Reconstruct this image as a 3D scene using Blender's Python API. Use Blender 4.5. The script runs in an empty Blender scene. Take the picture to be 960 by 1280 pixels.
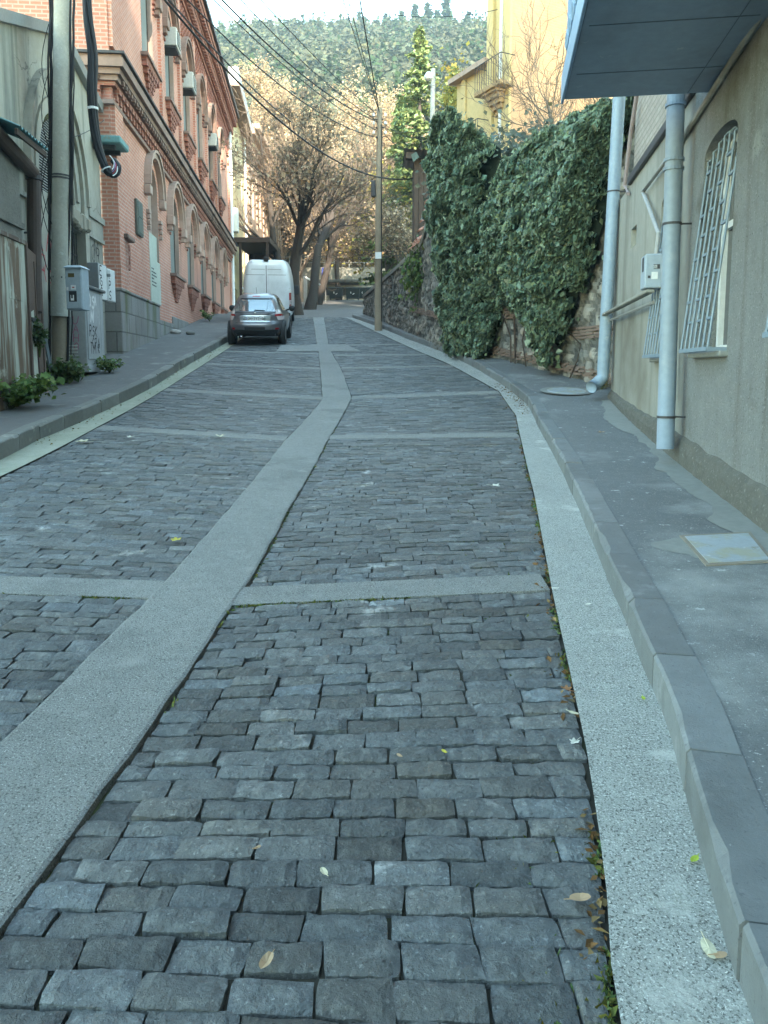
import bpy, math, random
import numpy as np
from mathutils import Vector, noise as mnoise
rad = math.radians
random.seed(7)
RNG = np.random.default_rng(11)
COL = bpy.context.scene.collection
SC = bpy.context.scene

# ------------------------------------------------------------------ camera maths (pixels of the 960x1280 photo)
FPX, PITCH, PY, EYE = 961.0, rad(6.5), 571.5, 1.55
CF = np.array((0, math.cos(PITCH), -math.sin(PITCH)))
CU = np.array((0, math.sin(PITCH), math.cos(PITCH)))
def ray(u, v):
    return CF + np.array((1., 0, 0)) * ((u - 480) / FPX) + CU * ((PY - v) / FPX)
ZP_Y = [-60, -20, -6, 0, 3, 4.58, 8, 11.2, 13, 14.9, 18.8, 22.8, 27, 32, 40, 52, 75, 82, 120]
ZP_Z = [-2.6, -.9, -.28, 0, .13, .211, .40, .653, .85, 1.11, 1.62, 2.11, 2.62, 3.24, 4.2, 5.62, 8.2, 8.6, 9.4]
def zr(y):
    return float(np.interp(y, ZP_Y, ZP_Z))
def zrs(y):   # smoothed
    return sum(zr(y + d) for d in (-1.2, -.6, 0, .6, 1.2)) / 5
def P(u, v, D):
    d = ray(u, v); t = D / d[1]
    return np.array((d[0] * t, D, EYE + d[2] * t))
def G(u, v, h=0.):
    d = ray(u, v); lo = .3; t = lo
    while t < 110:
        y = d[1] * t
        if EYE + d[2] * t <= zrs(y) + h:
            break
        t += .05
    a, b = t - .05, t
    for _ in range(30):
        m = (a + b) / 2
        if EYE + d[2] * m <= zrs(d[1] * m) + h: b = m
        else: a = m
    t = (a + b) / 2
    return np.array((d[0] * t, d[1] * t, zrs(d[1] * t) + h))

# ------------------------------------------------------------------ mesh builder
class Fr:
    """local frame of a wall: s along it, o out of it, h up"""
    def __init__(s, ox, oy, tx, ty, nx, ny):
        l = math.hypot(tx, ty); s.O = np.array((ox, oy, 0.)); s.t = np.array((tx / l, ty / l, 0))
        l = math.hypot(nx, ny); s.n = np.array((nx / l, ny / l, 0))
    def __call__(s, S, o, h):
        return s.O + s.t * S + s.n * o + np.array((0, 0, h))
class MB:
    def __init__(self, fr=None):
        self.V = []; self.F = []; self.Mi = []; self.C = []; self.nv = 0; self.fr = fr
    def add(self, vs, fs, m=0, c=None):
        vs = np.asarray(vs, float)
        if self.fr is not None:
            vs = self.fr.O + vs[:, :1] * self.fr.t + vs[:, 1:2] * self.fr.n + vs[:, 2:3] * np.array((0, 0, 1.))
        b = self.nv
        self.V.append(vs); self.nv += len(vs)
        for i, f in enumerate(fs):
            self.F.append([b + k for k in f]); self.Mi.append(m); self.C.append(c)
        return self
    def bulk(self, arr, m=0, cols=None):
        """arr: (n,k,3) polygons"""
        arr = np.asarray(arr, float); n, k, _ = arr.shape
        b = self.nv
        self.V.append(arr.reshape(-1, 3)); self.nv += n * k
        idx = (np.arange(n * k).reshape(n, k) + b).tolist()
        self.F += idx; self.Mi += [m] * n
        self.C += [None] * n if cols is None else [tuple(c) for c in cols]
        return self
    def box(self, a0, a1, b0, b1, c0, c1, m=0, c=None):
        v = [(x, y, z) for z in (c0, c1) for y in (b0, b1) for x in (a0, a1)]
        return self.add(v, [(0, 2, 3, 1), (4, 5, 7, 6), (0, 1, 5, 4), (2, 6, 7, 3), (0, 4, 6, 2), (1, 3, 7, 5)], m, c)
    def bbox(self, a0, a1, b0, b1, c0, c1, e=.01, m=0, c=None):
        """box with chamfered edges"""
        vs = []
        for sx in (0, 1):
            for sy in (0, 1):
                for sz in (0, 1):
                    x, y, z = (a0, a1)[sx], (b0, b1)[sy], (c0, c1)[sz]
                    ix, iy, iz = x + (e, -e)[sx], y + (e, -e)[sy], z + (e, -e)[sz]
                    vs += [(x, iy, iz), (ix, y, iz), (ix, iy, z)]
        def I(sx, sy, sz, k): return (sx * 4 + sy * 2 + sz) * 3 + k
        fs = []
        for s in (0, 1):
            fs.append([I(s, 0, 0, 0), I(s, 1, 0, 0), I(s, 1, 1, 0), I(s, 0, 1, 0)])
            fs.append([I(0, s, 0, 1), I(1, s, 0, 1), I(1, s, 1, 1), I(0, s, 1, 1)])
            fs.append([I(0, 0, s, 2), I(1, 0, s, 2), I(1, 1, s, 2), I(0, 1, s, 2)])
        for p in (0, 1):
            for q in (0, 1):
                fs.append([I(p, q, 0, 0), I(p, q, 0, 1), I(p, q, 1, 1), I(p, q, 1, 0)])
                fs.append([I(p, 0, q, 0), I(p, 0, q, 2), I(p, 1, q, 2), I(p, 1, q, 0)])
                fs.append([I(0, p, q, 1), I(0, p, q, 2), I(1, p, q, 2), I(1, p, q, 1)])
                for r in (0, 1):
                    fs.append([I(p, q, r, 0), I(p, q, r, 1), I(p, q, r, 2)])
        return self.add(vs, fs, m, c)
    def tube(self, pts, r, n=8, m=0, cap=True, c=None):
        pts = np.asarray(pts, float); k = len(pts)
        r = np.broadcast_to(np.asarray(r, float), (k,))
        t = np.empty_like(pts); t[1:-1] = pts[2:] - pts[:-2]; t[0] = pts[1] - pts[0]; t[-1] = pts[-1] - pts[-2]
        t /= np.linalg.norm(t, axis=1)[:, None] + 1e-9
        up = np.array((0, 0, 1.)) if abs(t[0][2]) < .9 else np.array((1., 0, 0))
        a = np.cross(t, up); a /= np.linalg.norm(a, axis=1)[:, None] + 1e-9
        b = np.cross(t, a)
        an = np.arange(n) / n * 2 * math.pi
        ring = pts[:, None] + r[:, None, None] * (np.cos(an)[None, :, None] * a[:, None] + np.sin(an)[None, :, None] * b[:, None])
        fs = []
        for i in range(k - 1):
            for j in range(n):
                j2 = (j + 1) % n
                fs.append((i * n + j, i * n + j2, (i + 1) * n + j2, (i + 1) * n + j))
        if cap: fs += [tuple(range(n)), tuple((k - 1) * n + j for j in range(n))]
        return self.add(ring.reshape(-1, 3), fs, m, c)
    def poly(self, pts, th, axis=2, m=0):
        """flat polygon thickened by th along a local axis"""
        pts = np.asarray(pts, float); n = len(pts); q = pts.copy(); q[:, axis] += th
        return self.add(np.vstack([pts, q]), [tuple(range(n)), tuple(range(2 * n - 1, n - 1, -1))] + [(i, (i + 1) % n, n + (i + 1) % n, n + i) for i in range(n)], m)
    def grid(self, fn, us, vs, m=0, c=None):
        pts = [fn(u, v) for v in vs for u in us]; n = len(us)
        fs = [(j * n + i, j * n + i + 1, (j + 1) * n + i + 1, (j + 1) * n + i) for j in range(len(vs) - 1) for i in range(n - 1)]
        return self.add(pts, fs, m, c)
    def lathe(self, prof, n=20, m=0, origin=(0, 0, 0), axis=2):
        """prof: (radius, height along axis)"""
        pts = []
        for r_, h in prof:
            for j in range(n):
                a = j / n * 2 * math.pi; p = [r_ * math.cos(a), r_ * math.sin(a), h]
                if axis == 0: p = [p[2], p[0], p[1]]
                if axis == 1: p = [p[0], p[2], p[1]]
                pts.append(np.array(p) + origin)
        fs = [(i * n + j, i * n + (j + 1) % n, (i + 1) * n + (j + 1) % n, (i + 1) * n + j) for i in range(len(prof) - 1) for j in range(n)]
        return self.add(pts, fs, m)
    def build(self, name, mats, parent=None, smooth=False, loc=None):
        if not isinstance(mats, (list, tuple)): mats = [mats]
        V = np.vstack(self.V); me = bpy.data.meshes.new(name)
        tot = np.array([len(f) for f in self.F], np.int32)
        flat = np.fromiter((i for f in self.F for i in f), np.int32, int(tot.sum()))
        # uv by face direction, in metres
        starts = np.concatenate([[0], np.cumsum(tot)[:-1]]).astype(np.int32)
        p0, p1, p2 = V[flat[starts]], V[flat[starts + 1]], V[flat[starts + 2]]
        p3 = V[flat[starts + np.minimum(3, tot - 1)]]
        nrm = np.cross(p2 - p0, np.where((tot > 3)[:, None], p3 - p1, p2 - p1))
        nrm /= np.linalg.norm(nrm, axis=1)[:, None] + 1e-12
        fi = np.repeat(np.arange(len(tot)), tot); N = nrm[fi]; X = V[flat]
        hl = np.hypot(N[:, 0], N[:, 1]) + 1e-9
        tu = np.where(np.abs(N[:, 2]) > .75, X[:, 0], (-N[:, 1] * X[:, 0] + N[:, 0] * X[:, 1]) / hl)
        tv = np.where(np.abs(N[:, 2]) > .75, X[:, 1], X[:, 2])
        off = np.zeros(3)
        q = parent
        while q is not None:
            off += np.array(q.location); q = q.parent
        if loc is not None: off = np.asarray(loc, float)
        me.vertices.add(len(V)); me.vertices.foreach_set("co", (V - off).astype(np.float32).ravel())
        me.loops.add(len(flat)); me.loops.foreach_set("vertex_index", flat)
        me.polygons.add(len(tot)); me.polygons.foreach_set("loop_start", starts)
        me.polygons.foreach_set("loop_total", tot)
        me.polygons.foreach_set("material_index", np.array(self.Mi, np.int32))
        me.polygons.foreach_set("use_smooth", np.full(len(tot), smooth))
        uv = me.uv_layers.new(name="UVMap")
        uv.data.foreach_set("uv", np.stack([tu, tv], 1).astype(np.float32).ravel())
        if any(c is not None for c in self.C):
            ca = np.array([(c[0], c[1], c[2], 1) if c is not None else (1, 1, 1, 1) for c in self.C], np.float32)
            at = me.color_attributes.new("Col", 'FLOAT_COLOR', 'CORNER')
            at.data.foreach_set("color", np.repeat(ca, tot, axis=0).ravel())
        me.update(); me.validate()
        for m_ in mats: me.materials.append(m_)
        o = bpy.data.objects.new(name, me); COL.objects.link(o)
        if loc is not None: o.location = loc
        if parent is not None: o.parent = parent
        return o

def tag(o, label=None, cat=None, group=None, kind=None):
    if label: o['label'] = label
    if cat: o['category'] = cat
    if group: o['group'] = group
    if kind: o['kind'] = kind
    return o
def thing(name, loc, label, cat, group=None, rz=0):
    o = bpy.data.objects.new(name, None); COL.objects.link(o); o.location = tuple(float(a) for a in loc); o.rotation_euler = (0, 0, rz)
    o.empty_display_size = .2
    return tag(o, label, cat, group)
def kids(o): return [c for c in bpy.data.objects if c.parent == o]
def copy_tree(o, parent=None):
    c = o.copy(); COL.objects.link(c)
    if parent is not None: c.parent = parent
    for ch in kids(o):
        if ch != c: copy_tree(ch, c)
    return c

# ------------------------------------------------------------------ materials
def nt(name):
    m = bpy.data.materials.new(name); m.use_nodes = True
    t = m.node_tree; t.nodes.clear()
    out = t.nodes.new('ShaderNodeOutputMaterial'); b = t.nodes.new('ShaderNodeBsdfPrincipled')
    t.links.new(b.outputs[0], out.inputs[0])
    return m, t, b, out
def nd(t, k, **kw):
    n = t.nodes.new(k)
    for a, v in kw.items():
        if a.startswith('i_'): n.inputs[a[2:]].default_value = v
        else: setattr(n, a, v)
    return n
def c4(c): return (c[0], c[1], c[2], 1)
def noise(t, vec, scale, detail=5, rough=.6):
    n = nd(t, 'ShaderNodeTexNoise'); n.inputs['Scale'].default_value = scale; n.inputs['Detail'].default_value = detail
    n.inputs['Roughness'].default_value = rough
    if vec is not None: t.links.new(vec, n.inputs['Vector'])
    return n.outputs['Fac']
def ramp(t, fac, a, b):
    n = nd(t, 'ShaderNodeMapRange'); n.inputs['From Min'].default_value = a; n.inputs['From Max'].default_value = b
    t.links.new(fac, n.inputs['Value']); return n.outputs[0]
def mix(t, fac, a, b, mode='MIX'):
    n = nd(t, 'ShaderNodeMix', data_type='RGBA', blend_type=mode)
    for s, x in ((0, fac), (6, a), (7, b)):
        if hasattr(x, 'links') or hasattr(x, 'is_linked'): t.links.new(x, n.inputs[s])
        else: n.inputs[s].default_value = c4(x) if isinstance(x, (tuple, list)) else x
    return n.outputs[2]
def scl(t, vec, s):
    n = nd(t, 'ShaderNodeMapping'); n.inputs['Scale'].default_value = s; t.links.new(vec, n.inputs[0]); return n.outputs[0]
def M(name, col, col2=None, scale=3, rough=.8, bump=0, bscale=60, metal=0, spec=.3, attr=False, streak=None, patch=None, patches=(), cheap=False, bdist=.01, uv=False, crack=None):
    m, t, b, out = nt(name)
    tc = nd(t, 'ShaderNodeTexCoord'); vec = tc.outputs['UV' if uv else 'Object']
    if col2 is None: col2 = tuple(x * .75 for x in col)
    if cheap: c = None; base = col
    else:
        base = mix(t, ramp(t, noise(t, vec, scale), .3, .7), col, col2)
        g = noise(t, vec, scale * 9, 4)
        base = mix(t, .5, base, mix(t, g, tuple(x * .6 for x in col), tuple(min(1, x * 1.35) for x in col)), 'MIX')
    if streak:
        sc_, c_, lo, hi = streak
        f = noise(t, scl(t, vec, (sc_, sc_, sc_ * .07)), 1, 6)
        base = mix(t, ramp(t, f, lo, hi), base, c_)
    for (c_, sc_, lo, hi) in ([patch] if patch else []) + list(patches):
        base = mix(t, ramp(t, noise(t, vec, sc_, 8, .65), lo, hi), base, c_)
    if crack:
        wn = nd(t, 'ShaderNodeTexNoise'); wn.inputs['Scale'].default_value = 3.; wn.inputs['Detail'].default_value = 6; t.links.new(vec, wn.inputs['Vector'])
        va = nd(t, 'ShaderNodeVectorMath', operation='MULTIPLY_ADD'); t.links.new(wn.outputs['Color'], va.inputs[0]); va.inputs[1].default_value = (.5, .5, .5); t.links.new(vec, va.inputs[2])
        vo = nd(t, 'ShaderNodeTexVoronoi', feature='DISTANCE_TO_EDGE'); vo.inputs['Scale'].default_value = crack[0]; t.links.new(va.outputs[0], vo.inputs['Vector'])
        f1 = ramp(t, vo.outputs['Distance'], crack[1], crack[1] * .3); f2 = ramp(t, noise(t, vec, crack[0] * .8, 2), .5, .56)
        mm = nd(t, 'ShaderNodeMath', operation='MULTIPLY'); t.links.new(f1, mm.inputs[0]); t.links.new(f2, mm.inputs[1])
        base = mix(t, mm.outputs[0], base, crack[2])
    if attr:
        a = nd(t, 'ShaderNodeVertexColor'); a.layer_name = 'Col'
        base = mix(t, 1., base, a.outputs[0], 'MULTIPLY')
    if hasattr(base, 'links'): t.links.new(base, b.inputs['Base Color'])
    else: b.inputs['Base Color'].default_value = c4(base)
    b.inputs['Roughness'].default_value = rough; b.inputs['Metallic'].default_value = metal
    b.inputs['Specular IOR Level'].default_value = spec
    if bump:
        bn = nd(t, 'ShaderNodeBump'); bn.inputs['Strength'].default_value = bump; bn.inputs['Distance'].default_value = bdist
        t.links.new(noise(t, vec, bscale, 6, .7), bn.inputs['Height']); t.links.new(bn.outputs[0], b.inputs['Normal'])
    return m
def brickmat(name, c1, c2, mortar, bw=.26, rh=.08, ms=.012, dirt=None, bump=.6, attr=False):
    m, t, b, out = nt(name)
    tc = nd(t, 'ShaderNodeTexCoord'); vec = tc.outputs['UV']
    br = nd(t, 'ShaderNodeTexBrick'); t.links.new(vec, br.inputs['Vector'])
    br.inputs['Scale'].default_value = 1; br.inputs['Brick Width'].default_value = bw; br.inputs['Row Height'].default_value = rh
    br.inputs['Mortar Size'].default_value = ms; br.inputs['Mortar Smooth'].default_value = .3; br.inputs['Bias'].default_value = 0
    br.inputs['Color1'].default_value = c4(c1); br.inputs['Color2'].default_value = c4(c2); br.inputs['Mortar'].default_value = c4(mortar)
    obj = tc.outputs['Object']
    base = mix(t, ramp(t, noise(t, obj, .7, 6), .35, .7), br.outputs['Color'], mix(t, 1., br.outputs['Color'], (.72, .66, .64), 'MULTIPLY'))
    base = mix(t, .35, base, mix(t, noise(t, obj, 25, 4), tuple(x * .5 for x in c1), tuple(min(1, x * 1.4) for x in c1)))
    if dirt:
        base = mix(t, ramp(t, noise(t, scl(t, obj, (1.6, 1.6, .25)), 1, 7), dirt[1], dirt[2]), base, dirt[0])
    t.links.new(base, b.inputs['Base Color']); b.inputs['Roughness'].default_value = .85; b.inputs['Specular IOR Level'].default_value = .2
    bn = nd(t, 'ShaderNodeBump'); bn.inputs['Strength'].default_value = bump; bn.inputs['Distance'].default_value = .012; bn.invert = True
    t.links.new(br.outputs['Fac'], bn.inputs['Height']); t.links.new(bn.outputs[0], b.inputs['Normal'])
    return m
def leafmat(name, col, trans=.35, rough=.5, spec=.3, vary=True):
    m, t, b, out = nt(name)
    if vary:
        a = nd(t, 'ShaderNodeVertexColor'); a.layer_name = 'Col'
        base = mix(t, 1., col, a.outputs[0], 'MULTIPLY')
        t.links.new(base, b.inputs['Base Color'])
    else: b.inputs['Base Color'].default_value = c4(col)
    b.inputs['Roughness'].default_value = rough; b.inputs['Specular IOR Level'].default_value = spec
    tr = nd(t, 'ShaderNodeBsdfTranslucent'); mx = nd(t, 'ShaderNodeMixShader'); mx.inputs[0].default_value = trans
    if vary: t.links.new(base, tr.inputs[0])
    else: tr.inputs[0].default_value = c4(col)
    t.links.new(b.outputs[0], mx.inputs[1]); t.links.new(tr.outputs[0], mx.inputs[2]); t.links.new(mx.outputs[0], out.inputs[0])
    return m

m_cob = M('basalt_sett', (.112, .124, .129), (.068, .077, .082), 7, .6, 1., 30, attr=True, spec=.45, bdist=.03, patches=[((.05, .055, .058), 55, .57, .66), ((.21, .23, .235), 70, .58, .66), ((.18, .197, .2), 13, .52, .70), ((.40, .42, .42), 2.3, .64, .72), ((.34, .36, .35), 24, .68, .74), ((.035, .038, .04), 33, .64, .70)])
m_bed = M('joint_soil', (.045, .042, .035), (.03, .03, .02), 5, .95, .4, 80, patches=[((.05, .07, .02), 1.5, .55, .65)])
m_conc = M('strip_concrete', col=(.25, .26, .252), col2=(.185, .195, .19), scale=1.1, rough=.88, bump=.9, bscale=120, bdist=.015, patches=[((.14, .148, .147), .8, .55, .72), ((.085, .09, .09), 115, .53, .60), ((.46, .475, .465), 135, .58, .64), ((.09, .096, .095), 24, .67, .71), ((.27, .28, .27), 3.5, .60, .72)])
m_gut = M('gutter_concrete', col=(.36, .375, .355), col2=(.27, .285, .27), scale=1.2, rough=.88, bump=.9, bscale=80, bdist=.015, patches=[((.22, .23, .215), .9, .56, .72), ((.10, .108, .10), 120, .53, .59), ((.66, .675, .645), 140, .565, .62), ((.11, .118, .11), 28, .66, .70), ((.5, .51, .48), 2.0, .60, .70), ((.20, .22, .165), 1.7, .64, .76), ((.45, .46, .44), 4, .62, .70)])
m_gutl = M('gutter_concrete_mossy', (.32, .335, .28), (.19, .22, .15), 1.1, .88, .4, 60, patches=[((.2, .22, .17), 40, .58, .66)])
m_kerb = M('kerb_stone', (.165, .18, .185), (.125, .135, .14), 1.3, .6, .4, 90, spec=.35, attr=True, patches=[((.24, .255, .26), 5, .58, .7), ((.085, .09, .095), 60, .60, .68), ((.11, .118, .12), 2.2, .56, .7), ((.33, .34, .34), 28, .68, .74)])
m_kerbl = M('kerb_stone_weathered', (.19, .195, .185), (.105, .11, .10), 1.6, .75, .3, 90, attr=True, patches=[((.3, .31, .27), 3, .6, .7)])
m_asph = M('pavement_asphalt', col=(.15, .16, .165), col2=(.11, .118, .122), scale=1.2, rough=.9, bump=.8, bscale=110, patches=[((.27, .285, .28), .8, .52, .70), ((.42, .44, .44), 9, .63, .69), ((.36, .38, .38), 75, .60, .66), ((.055, .06, .06), 95, .62, .68)])
m_asphl = M('pavement_old', (.15, .15, .15), (.1, .1, .1), 1.1, .9, .5, 90, patches=[((.22, .22, .21), 2.2, .56, .68)])
m_apron = M('wall_apron_cement', (.235, .245, .23), (.16, .17, .165), 1.6, .9, .4, 70)
m_earth = M('earth', (.11, .09, .06), (.07, .065, .04), .5, .95, .3, 8)
m_brick = brickmat('red_brick', (.60, .27, .19), (.48, .195, .14), (.60, .50, .44), .27, .095, .018, dirt=((.27, .16, .13), .58, .74))
m_brick2 = brickmat('red_brick_dark', (.40, .17, .125), (.30, .12, .09), (.36, .28, .24))
m_bstone = brickmat('base_stone', (.30, .295, .285), (.20, .195, .19), (.075, .075, .07), .75, .5, .02, dirt=((.12, .135, .075), .52, .66), bump=.8)
m_cornice = M('cornice_stone', (.29, .20, .165), (.17, .125, .11), 1.2, .85, .3, 40, streak=(2.5, (.075, .065, .06), .55, .7))
m_flash = M('dark_flashing', (.06, .06, .065), None, 3, .6)
m_plasred = M('pink_plaster', (.45, .33, .28), (.33, .25, .21), .8, .85, .3, 40, streak=(2, (.22, .18, .16), .55, .72))
m_plas = M('grey_stucco', crack=(.5, .006, (.14, .135, .12)), col=(.40, .385, .33), col2=(.30, .29, .25), scale=.8, rough=.9, bump=.35, bscale=50, streak=(2.2, (.145, .145, .13), .52, .72))
m_palep = M('pale_green_panel', (.50, .53, .46), (.38, .41, .35), 1.2, .8, .2, 50)
m_board = M('grey_shutter', (.20, .215, .205), (.15, .16, .155), 2, .7)
m_glass = M('dark_glass', (.012, .014, .016), cheap=True, rough=.08, spec=.6)
m_wood_d = M('dark_wood', (.07, .05, .04), (.04, .032, .028), 4, .8, .3, 60)
m_yel = M('cream_yellow_plaster', (.52, .45, .28), (.42, .37, .24), .6, .85, .2, 40, streak=(1.6, (.32, .29, .2), .56, .72))
m_brn = M('rose_plaster', (.42, .31, .24), (.31, .23, .18), .7, .85, .2, 40, streak=(1.8, (.2, .15, .12), .55, .72))
m_white = M('white_paint', (.72, .74, .74), (.62, .64, .65), 2, .6)
m_rough = M('roughcast_render', (.30, .312, .308), (.23, .24, .236), .7, .95, 1.0, 42, bdist=.05, patches=[((.42, .43, .42), 48, .58, .64), ((.165, .158, .132), .5, .50, .62), ((.135, .128, .105), .85, .55, .67), ((.40, .41, .40), 1.4, .66, .74), ((.10, .105, .10), 44, .60, .66)], streak=(1.5, (.17, .16, .135), .52, .68))
m_smooth = M('smooth_render', (.30, .30, .265), (.235, .235, .21), .9, .9, .3, 50, patches=[((.19, .18, .15), .5, .51, .64), ((.40, .40, .37), 1.2, .64, .72)], streak=(1.7, (.18, .175, .15), .52, .68))
m_plinth = M('rough_plinth', (.15, .15, .135), (.09, .09, .08), 7, .95, 1., 22, bdist=.04, patches=[((.24, .24, .22), 30, .58, .66)])
m_wbrick = brickmat('pale_brick', (.40, .37, .33), (.30, .27, .24), (.20, .185, .16), .25, .085, .014)
m_bluem = M('blue_grey_steel', (.21, .27, .335), (.18, .24, .30), 1.5, .45, spec=.4, patches=[((.15, .19, .23), 1.2, .52, .7), ((.30, .34, .38), 7, .66, .74), ((.22, .16, .11), 5, .70, .76)])
m_bluel = M('pale_blue_steel', (.25, .325, .40), (.22, .29, .355), 1.5, .5, .0, spec=.4, patches=[((.38, .43, .47), 4, .58, .7), ((.22, .22, .2), 7, .66, .74)])
m_boxb = M('meter_box_grey', (.33, .39, .45), (.30, .36, .41), 1.5, .5, spec=.4)
m_grill = M('grille_paint', (.20, .26, .315), (.165, .215, .26), 3, .5)
m_pvc = M('grey_pvc', (.33, .34, .34), None, 2, .6)
SKY_STRENGTH, SUN_STRENGTH, EXPOSURE, HAZE = .15, 2.0, 3.85, .0012
# ================================================================== GROUND
def edge(pxs, h=0., extra=(), pre=()):
    p = [G(u, v, h) for u, v in pxs]
    q = [(a[1], a[0]) for a in p] + [(y, x) for x, y in extra] + [(y, x) for x, y in pre]
    q.sort(); return np.array([a[0] for a in q]), np.array([a[1] for a in q])
def ev(e, y): return np.interp(y, e[0], e[1])
E_SR = edge([(0, 1165), (100, 1030), (205, 890), (290, 757), (318, 720), (360, 640), (412, 547), (440, 498), (426, 460), (414, 440), (411, 431), (405, 397)], pre=[(-1.24, -3.)], extra=[(-3.6, 46)])
E_SL = edge([(0, 930), (100, 832), (187, 748), (240, 688), (300, 620), (357, 549), (403, 499), (400, 460), (398, 440), (396, 431), (391, 397)], pre=[(-1.95, -3.), (-1.6, 1.9)], extra=[(-4.1, 46)])
E_GR = edge([(768, 1280), (757, 1100), (735, 950), (712, 840), (690, 740), (668, 620), (645, 520), (624, 490), (560, 455), (524, 440), (470, 415), (432, 397)], pre=[(.50, -3.)], extra=[(-2.1, 46)])
E_KR = edge([(930, 1273), (893, 1127), (873, 1060), (856, 993), (842, 930), (830, 893), (803, 833), (783, 777), (760, 727), (740, 677), (703, 590), (680, 547), (660, 506), (628, 481), (592, 459), (553, 440), (512, 425), (474, 409), (440, 397)], pre=[(.60, -3.)])
E_KL = edge([(0, 576), (50, 549), (124, 517), (183, 489), (286, 427)], pre=[(-4.5, -6), (-4.42, 4)], extra=[(-5.75, 33), (-6.6, 42)])
E_GL = edge([(0, 597), (124, 533), (206, 487), (256, 455), (288, 434)], pre=[(-4.2, -6), (-4.1, 4)], extra=[(-5.3, 33), (-6.2, 42)])
# straighten the kerb lines a little
YS = np.concatenate([np.arange(-3, 3, .25), np.arange(3, 16, .25), np.arange(16, 40.2, .5)])

# transverse bars: near edge as x -> y lines, per bay
def line(pa, pb):
    a, b = G(*pa), G(*pb); s = (b[1] - a[1]) / (b[0] - a[0]); return (a[1] - s * a[0], s)
BR = [line((290, 757), (690, 738)), line((412, 549), (648, 546)), line((442, 499), (619, 492)), line((428, 461), (552, 459)), line((418, 445), (520, 444)), line((440, 432), (498, 431))]
BL = [line((60, 744), (187, 748)), line((122, 537), (358, 551)), line((206, 489), (403, 500)), line((256, 456), (400, 462)), line((284, 440), (398, 443))]
BTH = .31
strip = MB()
def slab(xl, xr, y0f, y1f, top=.008, m=0):
    """a slab between two edge functions of x, cut into short pieces that follow the slope"""
    n = max(2, int((xr - xl) / .35)); xs = np.linspace(xl, xr, n + 1)
    a = [(x, y0f(x), zrs(y0f(x)) + top) for x in xs]; b = [(x, y1f(x), zrs(y1f(x)) + top) for x in xs]
    vs = a + b + [(p[0], p[1], p[2] - .12) for p in a] + [(p[0], p[1], p[2] - .12) for p in b]; k = n + 1
    fs = []
    for i in range(n):
        fs.append((i, i + 1, k + i + 1, k + i)); fs.append((i, 2 * k + i, 2 * k + i + 1, i + 1)); fs.append((k + i, k + i + 1, 3 * k + i + 1, 3 * k + i))
    strip.add(vs, fs, m)
def clipx(ea, eb, ln):
    """x where a bar line meets the two edges"""
    out = []
    for e in (ea, eb):
        x = 0.
        for _ in range(30): x = .5 * x + .5 * float(ev(e, ln[0] + ln[1] * x))
        out.append(x)
    return out
for ln in BR:
    xl, xr = clipx(E_SR, E_GR, ln); slab(xl - .004, xr - .01, lambda x: ln[0] + ln[1] * x, lambda x: ln[0] + ln[1] * x + BTH, .004)
for ln in BL:
    xl, xr = clipx(E_GL, E_SL, ln); slab(xl + .01, xr + .004, lambda x: ln[0] + ln[1] * x, lambda x: ln[0] + ln[1] * x + BTH, .004)
# the long strip
yy = np.concatenate([np.arange(-3, 16, .22), np.arange(16, 40.1, .5)])
rw = np.random.default_rng(3)
top = .010
vs = []; fs = []
for i, y in enumerate(yy):
    l, r = float(ev(E_SL, y)) + rw.normal(0, .004), float(ev(E_SR, y)) + rw.normal(0, .005); z = zrs(y)
    vs += [(l, y, z - .12), (l + .005, y, z + top - .004), (l + .02, y, z + top), (r - .02, y, z + top), (r - .005, y, z + top - .006), (r, y, z - .12)]
for i in range(len(yy) - 1):
    for j in range(5): fs.append((i * 6 + j, i * 6 + j + 1, i * 6 + j + 7, i * 6 + j + 6))
strip.add(vs, fs)
# wide patch slab near the parked car
pa = [G(*q) for q in ((345, 440), (352, 431.5), (432, 431), (452, 440))]
strip.add([(p[0], p[1], zrs(p[1]) + .016) for p in pa], [(0, 1, 2, 3)])
tag(strip.build('concrete_strip', m_conc), kind='structure')

# setts -------------------------------------------------------------
cob = MB(); rc = np.random.default_rng(5)
def bay(ea, eb, bars, x0f):
    lines = [((-2.2, 0.), 0), ((1.5, -.05 if bars is BR else -.03), 0)] + [(b, BTH) for b in bars] + [((40.2, 0), 0)]
    for (la, ta), (lb, tb) in zip(lines[:-1], lines[1:]):
        ym = .5 * (la[0] + ta + lb[0]); xm = .5 * float(ev(ea, ym) + ev(eb, ym))
        gap = (lb[0] + lb[1] * xm) - (la[0] + ta + la[1] * xm)
        rh = .108 if ym < 16 else .112
        n = max(1, int(round(gap / rh)))
        cuts = np.arange(n + 1) / n; cuts[1:-1] += rc.normal(0, .08 / n, n - 1)
        for i in range(n):
            f0, f1 = cuts[i], cuts[i + 1]
            def Y(x, f):
                return (la[0] + ta + la[1] * x) * (1 - f) + (lb[0] + lb[1] * x) * f
            ymid = Y(xm, .5 * (f0 + f1))
            xl = float(ev(ea, Y(float(ev(ea, ymid)), .5 * (f0 + f1)))); xr = float(ev(eb, Y(float(ev(eb, ymid)), .5 * (f0 + f1))))
            xl = max(xl, -6.4)
            x = xl + .006; first = True
            while x < xr - .03:
                w = rc.uniform(.185, .242) if not first else rc.uniform(.08, .24)
                first = False
                x2 = min(x + w, xr - .006)
                if xr - x2 < .07: x2 = xr - .006
                sett(x, x2, lambda q: Y(q, f0), lambda q: Y(q, f1), ymid, ea, eb, xl, xr)
                x = x2 + rc.uniform(.001, .007)
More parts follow.
